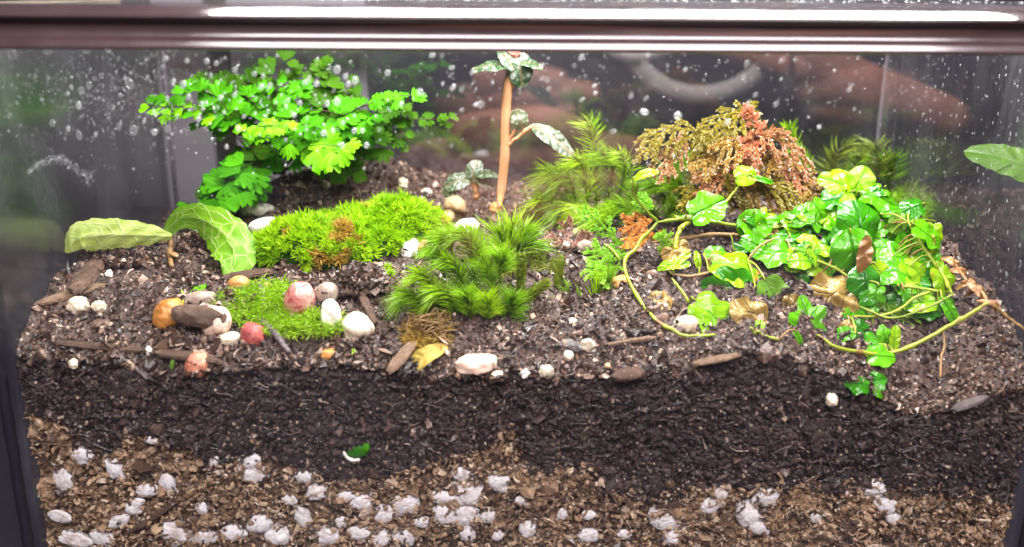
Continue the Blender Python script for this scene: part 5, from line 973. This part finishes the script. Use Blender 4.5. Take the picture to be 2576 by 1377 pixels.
FR = [([(668, 440, 10.8), (620, 430, 9.6), (575, 460, 8.6), (530, 515, 7.9)], 122, 9, 'fern', .2, .5), ([(668, 440, 10.8), (650, 420, 9.6), (630, 430, 9.2), (610, 470, 8.8)], 110, 6, 'fern', .2, .4),  # path, leaflet px, count, material, start, flatness
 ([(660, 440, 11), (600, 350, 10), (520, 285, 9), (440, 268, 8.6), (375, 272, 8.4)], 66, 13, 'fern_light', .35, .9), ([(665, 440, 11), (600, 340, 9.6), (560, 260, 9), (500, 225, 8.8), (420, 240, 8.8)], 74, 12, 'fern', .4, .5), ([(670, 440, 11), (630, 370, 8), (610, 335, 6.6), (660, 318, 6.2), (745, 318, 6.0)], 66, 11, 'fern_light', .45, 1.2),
 ([(680, 440, 11.2), (640, 300, 11), (560, 220, 11), (500, 200, 10.8)], 92, 7, 'fern_shaded', .4, .2), ([(690, 440, 11.4), (690, 300, 11.4), (700, 200, 11.2), (705, 150, 11.2)], 90, 8, 'fern_shaded', .35, .2), ([(700, 440, 11), (760, 300, 10.6), (800, 220, 10.4), (815, 165, 10.4)], 82, 11, 'fern_shaded', .4, .3), ([(700, 440, 11), (800, 330, 9.6), (900, 275, 8.6), (980, 245, 8), (1045, 240, 7.8)], 62, 13, 'fern', .35, .8),
 ([(705, 440, 11), (860, 340, 10.5), (960, 300, 10.2), (1060, 300, 10), (1150, 300, 9.8)], 44, 16, 'fern_shaded', .3, .4), ([(700, 440, 10.8), (760, 380, 8.6), (800, 365, 7.4), (880, 370, 7.0)], 104, 8, 'fern_light', .45, .5), ([(665, 440, 10.8), (640, 410, 9.8), (600, 430, 9.0), (560, 470, 8.4), (515, 530, 7.8)], 108, 13, 'fern', .3, .5), ([(700, 450, 11), (760, 400, 10.4), (830, 410, 10), (880, 425, 9.8)], 78, 8, 'fern_shaded', .35, .2),
 ([(690, 440, 11), (720, 330, 9.8), (780, 280, 9.2), (860, 290, 8.8), (920, 320, 8.4)], 76, 11, 'fern', .35, .6), ([(680, 440, 11), (660, 330, 10), (640, 260, 9.6), (600, 235, 9.4)], 80, 9, 'fern', .35, .5), ([(690, 440, 11), (740, 340, 10), (760, 260, 10), (740, 215, 9.8), (690, 215, 9.6)], 74, 10, 'fern', .4, .5), ([(700, 440, 11), (820, 360, 9.8), (900, 360, 9.4), (970, 345, 9)], 72, 10, 'fern_shaded', .35, .4), ([(690, 440, 11), (700, 360, 9), (740, 320, 8.4), (800, 310, 8)], 70, 9, 'fern', .4, .6),
 ([(675, 445, 10.8), (650, 400, 10), (640, 390, 9.8), (660, 370, 9.4)], 80, 6, 'fern_shaded', .3, .3), ([(700, 440, 11), (830, 300, 10.6), (870, 250, 10.4), (880, 215, 10.4)], 60, 9, 'fern_shaded', .4, .3), ([(690, 440, 11), (770, 330, 9.2), (850, 320, 8.6), (920, 295, 8.2)], 70, 9, 'fern', .4, .6),
 ([(690, 440, 11.2), (620, 300, 10.4), (590, 270, 10.2), (640, 250, 10)], 74, 9, 'fern_shaded', .2, .4), ([(690, 440, 11.2), (740, 300, 10.6), (790, 290, 10.2), (850, 270, 10)], 72, 10, 'fern_shaded', .2, .4), ([(690, 440, 11.2), (700, 300, 10.8), (660, 250, 10.6), (600, 200, 10.6)], 76, 10, 'fern_shaded', .2, .3), ([(690, 440, 11.2), (780, 350, 10.2), (840, 340, 9.6), (900, 350, 9.2)], 74, 10, 'fern', .2, .5),
 ([(690, 440, 11.2), (640, 330, 10), (570, 300, 9.4), (490, 290, 9)], 62, 12, 'fern', .3, .9), ([(690, 440, 11.2), (780, 260, 11), (830, 230, 11), (900, 240, 11)], 66, 10, 'fern_shaded', .25, .3), ([(690, 440, 11.2), (730, 380, 9.6), (720, 350, 9.2), (680, 330, 9)], 66, 9, 'fern', .2, .5), ([(690, 440, 11.2), (900, 330, 10.6), (980, 320, 10.4), (1010, 360, 10.2)], 62, 11, 'fern_shaded', .3, .4),
 ([(690, 440, 11.2), (660, 270, 11), (600, 215, 11), (540, 240, 11)], 80, 9, 'fern_shaded', .3, .3), ([(690, 440, 11.2), (860, 280, 10.4), (960, 270, 10), (1010, 255, 9.8)], 58, 12, 'fern_shaded', .3, .6), ([(690, 450, 11.2), (640, 430, 10.6), (590, 455, 9.8), (540, 470, 9.2)], 78, 8, 'fern_shaded', .3, .3)]
lf = 0
for (pts_, Lp, cnt, m, st, flat) in FR:
    c = cr([P(*q) for q in pts_], 40); mb = MB(); tube(mb, c, np.linspace(.026, .012, 40), 5); fo = mb.build('frond', M['wire'], fern, origin=c[0])
    t = nrm(np.gradient(c, axis=0))
    cnt = int(cnt * 1.6)
    for j in range(cnt):
        u = st + (1 - st) * (j + .3) / (cnt - .6); i = min(39, int(u * 39)); sd = 1 if j % 2 else -1; tip = j == cnt - 1
        tx, ty = t[i] @ RIGHT, t[i] @ UP; lo = math.hypot(tx, ty) + 1e-6; tx, ty = tx / lo, ty / lo
        a = math.atan2(ty, tx) + (0 if tip else sd * random.uniform(.2, 1.7)); d = RIGHT * math.cos(a) + UP * math.sin(a) + FWD * random.uniform(-.35, .25)
        n_ = nrm(-FWD * random.uniform(.6, 1.0) + A(0, 0, 1) * (random.uniform(.3, .7) + .5 * flat) + RIGHT * random.gauss(0, .3) + UP * random.gauss(0, .15)); d = d - n_ * (d @ n_) * min(.9, flat)
        L = Lp * random.uniform(.52, .92) * (1 - .30 * (u - st) / (1 - st)) * upx(c[i]); b = c[i] + nrm(d) * L * .08 + (RIGHT * random.gauss(0, .3) + UP * random.gauss(0, .13) - UP * .12 + FWD * random.gauss(0, .4)) * L
        mb = MB(); fan(mb, b, d, n_, L * .95, lf, random.uniform(.85, 1.15)); lf += 1; mb.build('leaflet', M[m], fo)

# ------------------------------------------------------------------ water on the glass
DM = []
for sd in range(4):
    mb = MB(); lump_mesh(mb, A(0, 0, 0), A(1, .42, 1), (0, 0, 0), .05, 1.2, 500 + sd, 2); DM.append({k: mb.mesh('water_drop', M[k], A(0, 0, 0)) for k in ('drop', 'drop_faint')})
def drop(px, py, r, el, tilt, key, lab, group):
    p = P(px, py, 0.02); k = upx(p); o = link('water_drop', random.choice(DM)[key], A(p[0], .015, p[2])); o.scale = Vector(A(r, r, r * el) * k); o.rotation_euler = (0, tilt, 0); tag(o, lab, 'water drop', group)
L1, L2, L3 = 'bright round water drop on the front glass before the fern', 'small slanted water drop on the front glass, right of the fern', 'elongated water drop on the misted upper left of the front glass'
for (px, py, r) in [(847, 176, 13), (869, 193, 9), (893, 204, 12), (876, 212, 9), (848, 256, 12), (823, 261, 9), (796, 211, 9), (768, 208, 9), (815, 336, 10), (837, 329, 8), (891, 330, 9), (911, 329, 8), (863, 309, 7), (861, 366, 9), (922, 366, 9), (975, 184, 9), (1056, 232, 11), (1010, 262, 8), (460, 213, 12), (417, 148, 9), (520, 155, 9), (544, 160, 8), (590, 176, 9), (388, 333, 10), (470, 153, 8), (555, 247, 8), (475, 243, 8), (508, 262, 8), (640, 186, 8), (656, 220, 9), (500, 300, 8), (436, 205, 8), (590, 240, 7), (600, 325, 8), (740, 290, 8), (680, 215, 8), (755, 260, 8)]:
    drop(px, py, r * .72, 1.15, .2, 'drop', L1, 'bright drops before the fern')
for _ in range(60):
    px, py = random.gauss(640, 170), random.gauss(240, 62)
    if 330 < px < 1020 and 130 < py < 420: drop(px, py, random.uniform(2.2, 5.0), random.uniform(1.05, 1.4), random.uniform(-.1, .4), 'drop' if random.random() < .75 else 'drop_faint', L1, 'bright drops before the fern')
for _ in range(75):
    px, py = random.uniform(1060, 2160), 132 + abs(random.gauss(0, 110))
    if py < 470: drop(px, py, random.uniform(2.2, 5.6), random.uniform(1.1, 1.9), random.uniform(.4, 1.3), 'drop' if random.random() < .4 else 'drop_faint', L2, 'slanted drops right of the fern')
drop(1209, 263, 9, 1, 0, 'drop_faint', L2, 'slanted drops right of the fern'); drop(1705, 292, 9, 1.2, .2, 'drop', L2, 'slanted drops right of the fern'); drop(1620, 282, 11, .7, .3, 'drop', L2, 'slanted drops right of the fern')
for _ in range(48):
    px, py = random.uniform(20, 430), random.uniform(115, 350); drop(px, py, random.choice((2.5, 3.5, 4.5, 6, 9)) * random.uniform(.8, 1.2), random.uniform(1.2, 1.9), random.uniform(-.2, .2), 'drop_faint' if random.random() < .75 else 'drop', L3, 'drops on the misted left')
def spray(label, n, fx, y0, y1, el=1.0, rmin=.8, rmax=2.4, mat='drop_spray'):
    mb = MB(); V0, F0 = ICO[0]; C, R = [], []
    for _ in range(n):
        px, py = fx(); p = P(px, py, .02); C.append(p * A(1, 0, 1) + A(0, .012, 0)); R.append(random.uniform(rmin, rmax) * upx(p))
    C, R = np.array(C), np.array(R); V = V0[None] * A(1, .4, el) * R[:, None, None] + C[:, None]; F = (F0[None] + (np.arange(n) * 12)[:, None, None]).reshape(-1, 3); mb.add(V.reshape(-1, 3), F); tag(mb.build('condensation', M[mat]), label, 'condensation', kind='stuff')
spray('fine spray of tiny water drops on the upper left of the front glass', 900, lambda: (random.gauss(270, 120), random.gauss(220, 85)), 0, 0, 1.2, .6, 1.9)
spray('pearly haze of small drops on the front glass before the fern', 130, lambda: (random.gauss(600, 190), random.gauss(250, 75)), 0, 0, 1.2, 1.6, 3.6, 'drop')
spray('thin scatter of tiny water drops across the upper front glass', 520, lambda: (random.uniform(0, 2576), 130 + abs(random.gauss(0, 130))), 0, 0, 1.3, .7, 2.0)
def arc():
    t = random.random(); return (70 + 165 * t + random.gauss(0, 3), 436 - 40 * math.sin(math.pi * min(1, t * 1.15)) + random.gauss(0, 6) + abs(random.gauss(0, 14)) * t)
spray('pale crescent smear of fine moisture at the left end of the front glass', 450, arc, 0, 0, 1.0, .6, 1.6)
# moisture on the right side pane and on the lid
mb = MB(); V0, F0 = ICO[0]; n = 420; y = rng.uniform(.4, YB - .5, n); z = rng.uniform(.5, 9, n); r = rng.uniform(.012, .036, n); el = rng.uniform(1, 3, n)
V = V0[None] * np.stack([r * .35, r, r * el], -1)[:, None] + np.stack([np.full(n, XR - .01), y, z], -1)[:, None]; mb.add(V.reshape(-1, 3), (F0[None] + (np.arange(n) * 12)[:, None, None]).reshape(-1, 3)); tag(mb.build('condensation', M['drop_spray']), 'streaky moisture specks on the inside of the right side pane', 'condensation', kind='stuff')
mb = MB(); n = 420; y = .2 + (YB - .5) * rng.uniform(0, 1, n) ** 1.5; x = XL + .3 + (XR - XL - .6) * rng.uniform(0, 1, n) ** .65; r = rng.uniform(.012, .04, n)
V = V0[None] * np.stack([r, r, r * .4], -1)[:, None] + np.stack([x, y, np.full(n, 10.425)], -1)[:, None]; mb.add(V.reshape(-1, 3), (F0[None] + (np.arange(n) * 12)[:, None, None]).reshape(-1, 3)); tag(mb.build('lid_droplets', M['drop_spray']), 'tiny water specks sprinkled over the lid', 'condensation', kind='stuff')

# ------------------------------------------------------------------ the photographer's side, seen only as a dim reflection in the front glass
def RF(px, py, D): p = P(px, py, D); return A(p[0], -D, p[2])
ph = empty('phone', A(10, -29.0, 3), 'dark phone with a pale ring on its back, held up before the tank', 'phone')
mb = MB(); c = RF(1768, 25, 29.0); mb.add(*box(c[0] - 12, c[0] + 12, -30.2, -28.8, 3.0, 15.6)); mb.build('case', M['phone'], ph, smooth=False)
ri, ro = 186 * upx(P(1768, 25, 28.7)), 234 * upx(P(1768, 25, 28.7)); th = np.linspace(0, 2 * np.pi, 72, endpoint=False); V, F = [], []
for (r, y) in ((ro, -28.79), (ro, -28.68), (ri, -28.68), (ri, -28.79)): V += [(c[0] + r * math.cos(a), y, c[2] + r * math.sin(a)) for a in th]
for q in range(4):
    for j in range(72): F.append((q * 72 + j, q * 72 + (j + 1) % 72, ((q + 1) % 4) * 72 + (j + 1) % 72, ((q + 1) % 4) * 72 + j))
mb = MB(); mb.add(V, F); mb.build('ring', M['ringw'], ph)
def hand(label, palm, pr, fingers, D):
    mb = MB(); c = RF(*palm, D); k = upx(P(*palm, D)); lump_mesh(mb, c, A(pr[0], 70, pr[1]) * k, (0, pr[2], 0), .03, .3, 4, 3); tips = []
    for (pts_, r) in fingers:
        q = cr([RF(a, b, D - dd) for a, b, dd in pts_], 26); u = np.linspace(0, 1, 26); rr = r * k * (1.06 - .22 * u + .05 * np.cos(u * 12.5)) * np.sqrt(np.clip(1 - ((u - .9) / .1).clip(0, 1) ** 2 * .75, 0, 1)); tube(mb, q, rr, 14); tips.append((q[-3], q[-1], rr[10]))
    o = mb.build('person', M['skin']); tag(o, label, 'person')
    rm = o.modifiers.new('remesh', 'REMESH'); rm.mode = 'VOXEL'; rm.voxel_size = .16 * S; rm.use_smooth_shade = True; s_ = o.modifiers.new('smooth', 'SMOOTH'); s_.iterations = 6
    return o
hand('hand with curled fingers holding the lower edge of the phone, reflected in the glass', (1110, 450), (120, 100, .1), [([(1150, 350, 0), (1300, 318, .6), (1400, 325, 1.2), (1490, 350, 1.3)], 56), ([(1190, 410, 0), (1380, 390, .9), (1530, 375, 1.3), (1620, 392, 1.2)], 50), ([(1190, 470, 0), (1350, 470, .8), (1480, 450, 1.2), (1560, 460, 1.1)], 46), ([(1170, 520, 0), (1290, 540, .6), (1390, 525, 1.0), (1460, 530, .9)], 40), ([(1060, 480, 0), (1090, 560, .4), (1150, 610, .9), (1210, 620, 1.1)], 50)], 28.2)
hand('hand above the phone with one finger slanting down, reflected in the glass', (1790, -230), (130, 130, 0), [([(1850, -120, 0), (1960, 60, .7), (2110, 190, 1.3), (2270, 250, 1.4), (2420, 315, 1.1)], 66), ([(1880, -170, 0), (2060, -70, .7), (2220, 0, 1.2), (2340, 60, 1.0)], 60), ([(1890, -230, 0), (2080, -170, .7), (2230, -120, 1.1), (2330, -80, .9)], 56), ([(1880, -290, 0), (2020, -270, .6), (2150, -230, .9), (2240, -200, .8)], 46), ([(1720, -140, 0), (1640, -60, .4), (1600, 20, .9), (1600, 70, 1.1)], 58)], 28.2)
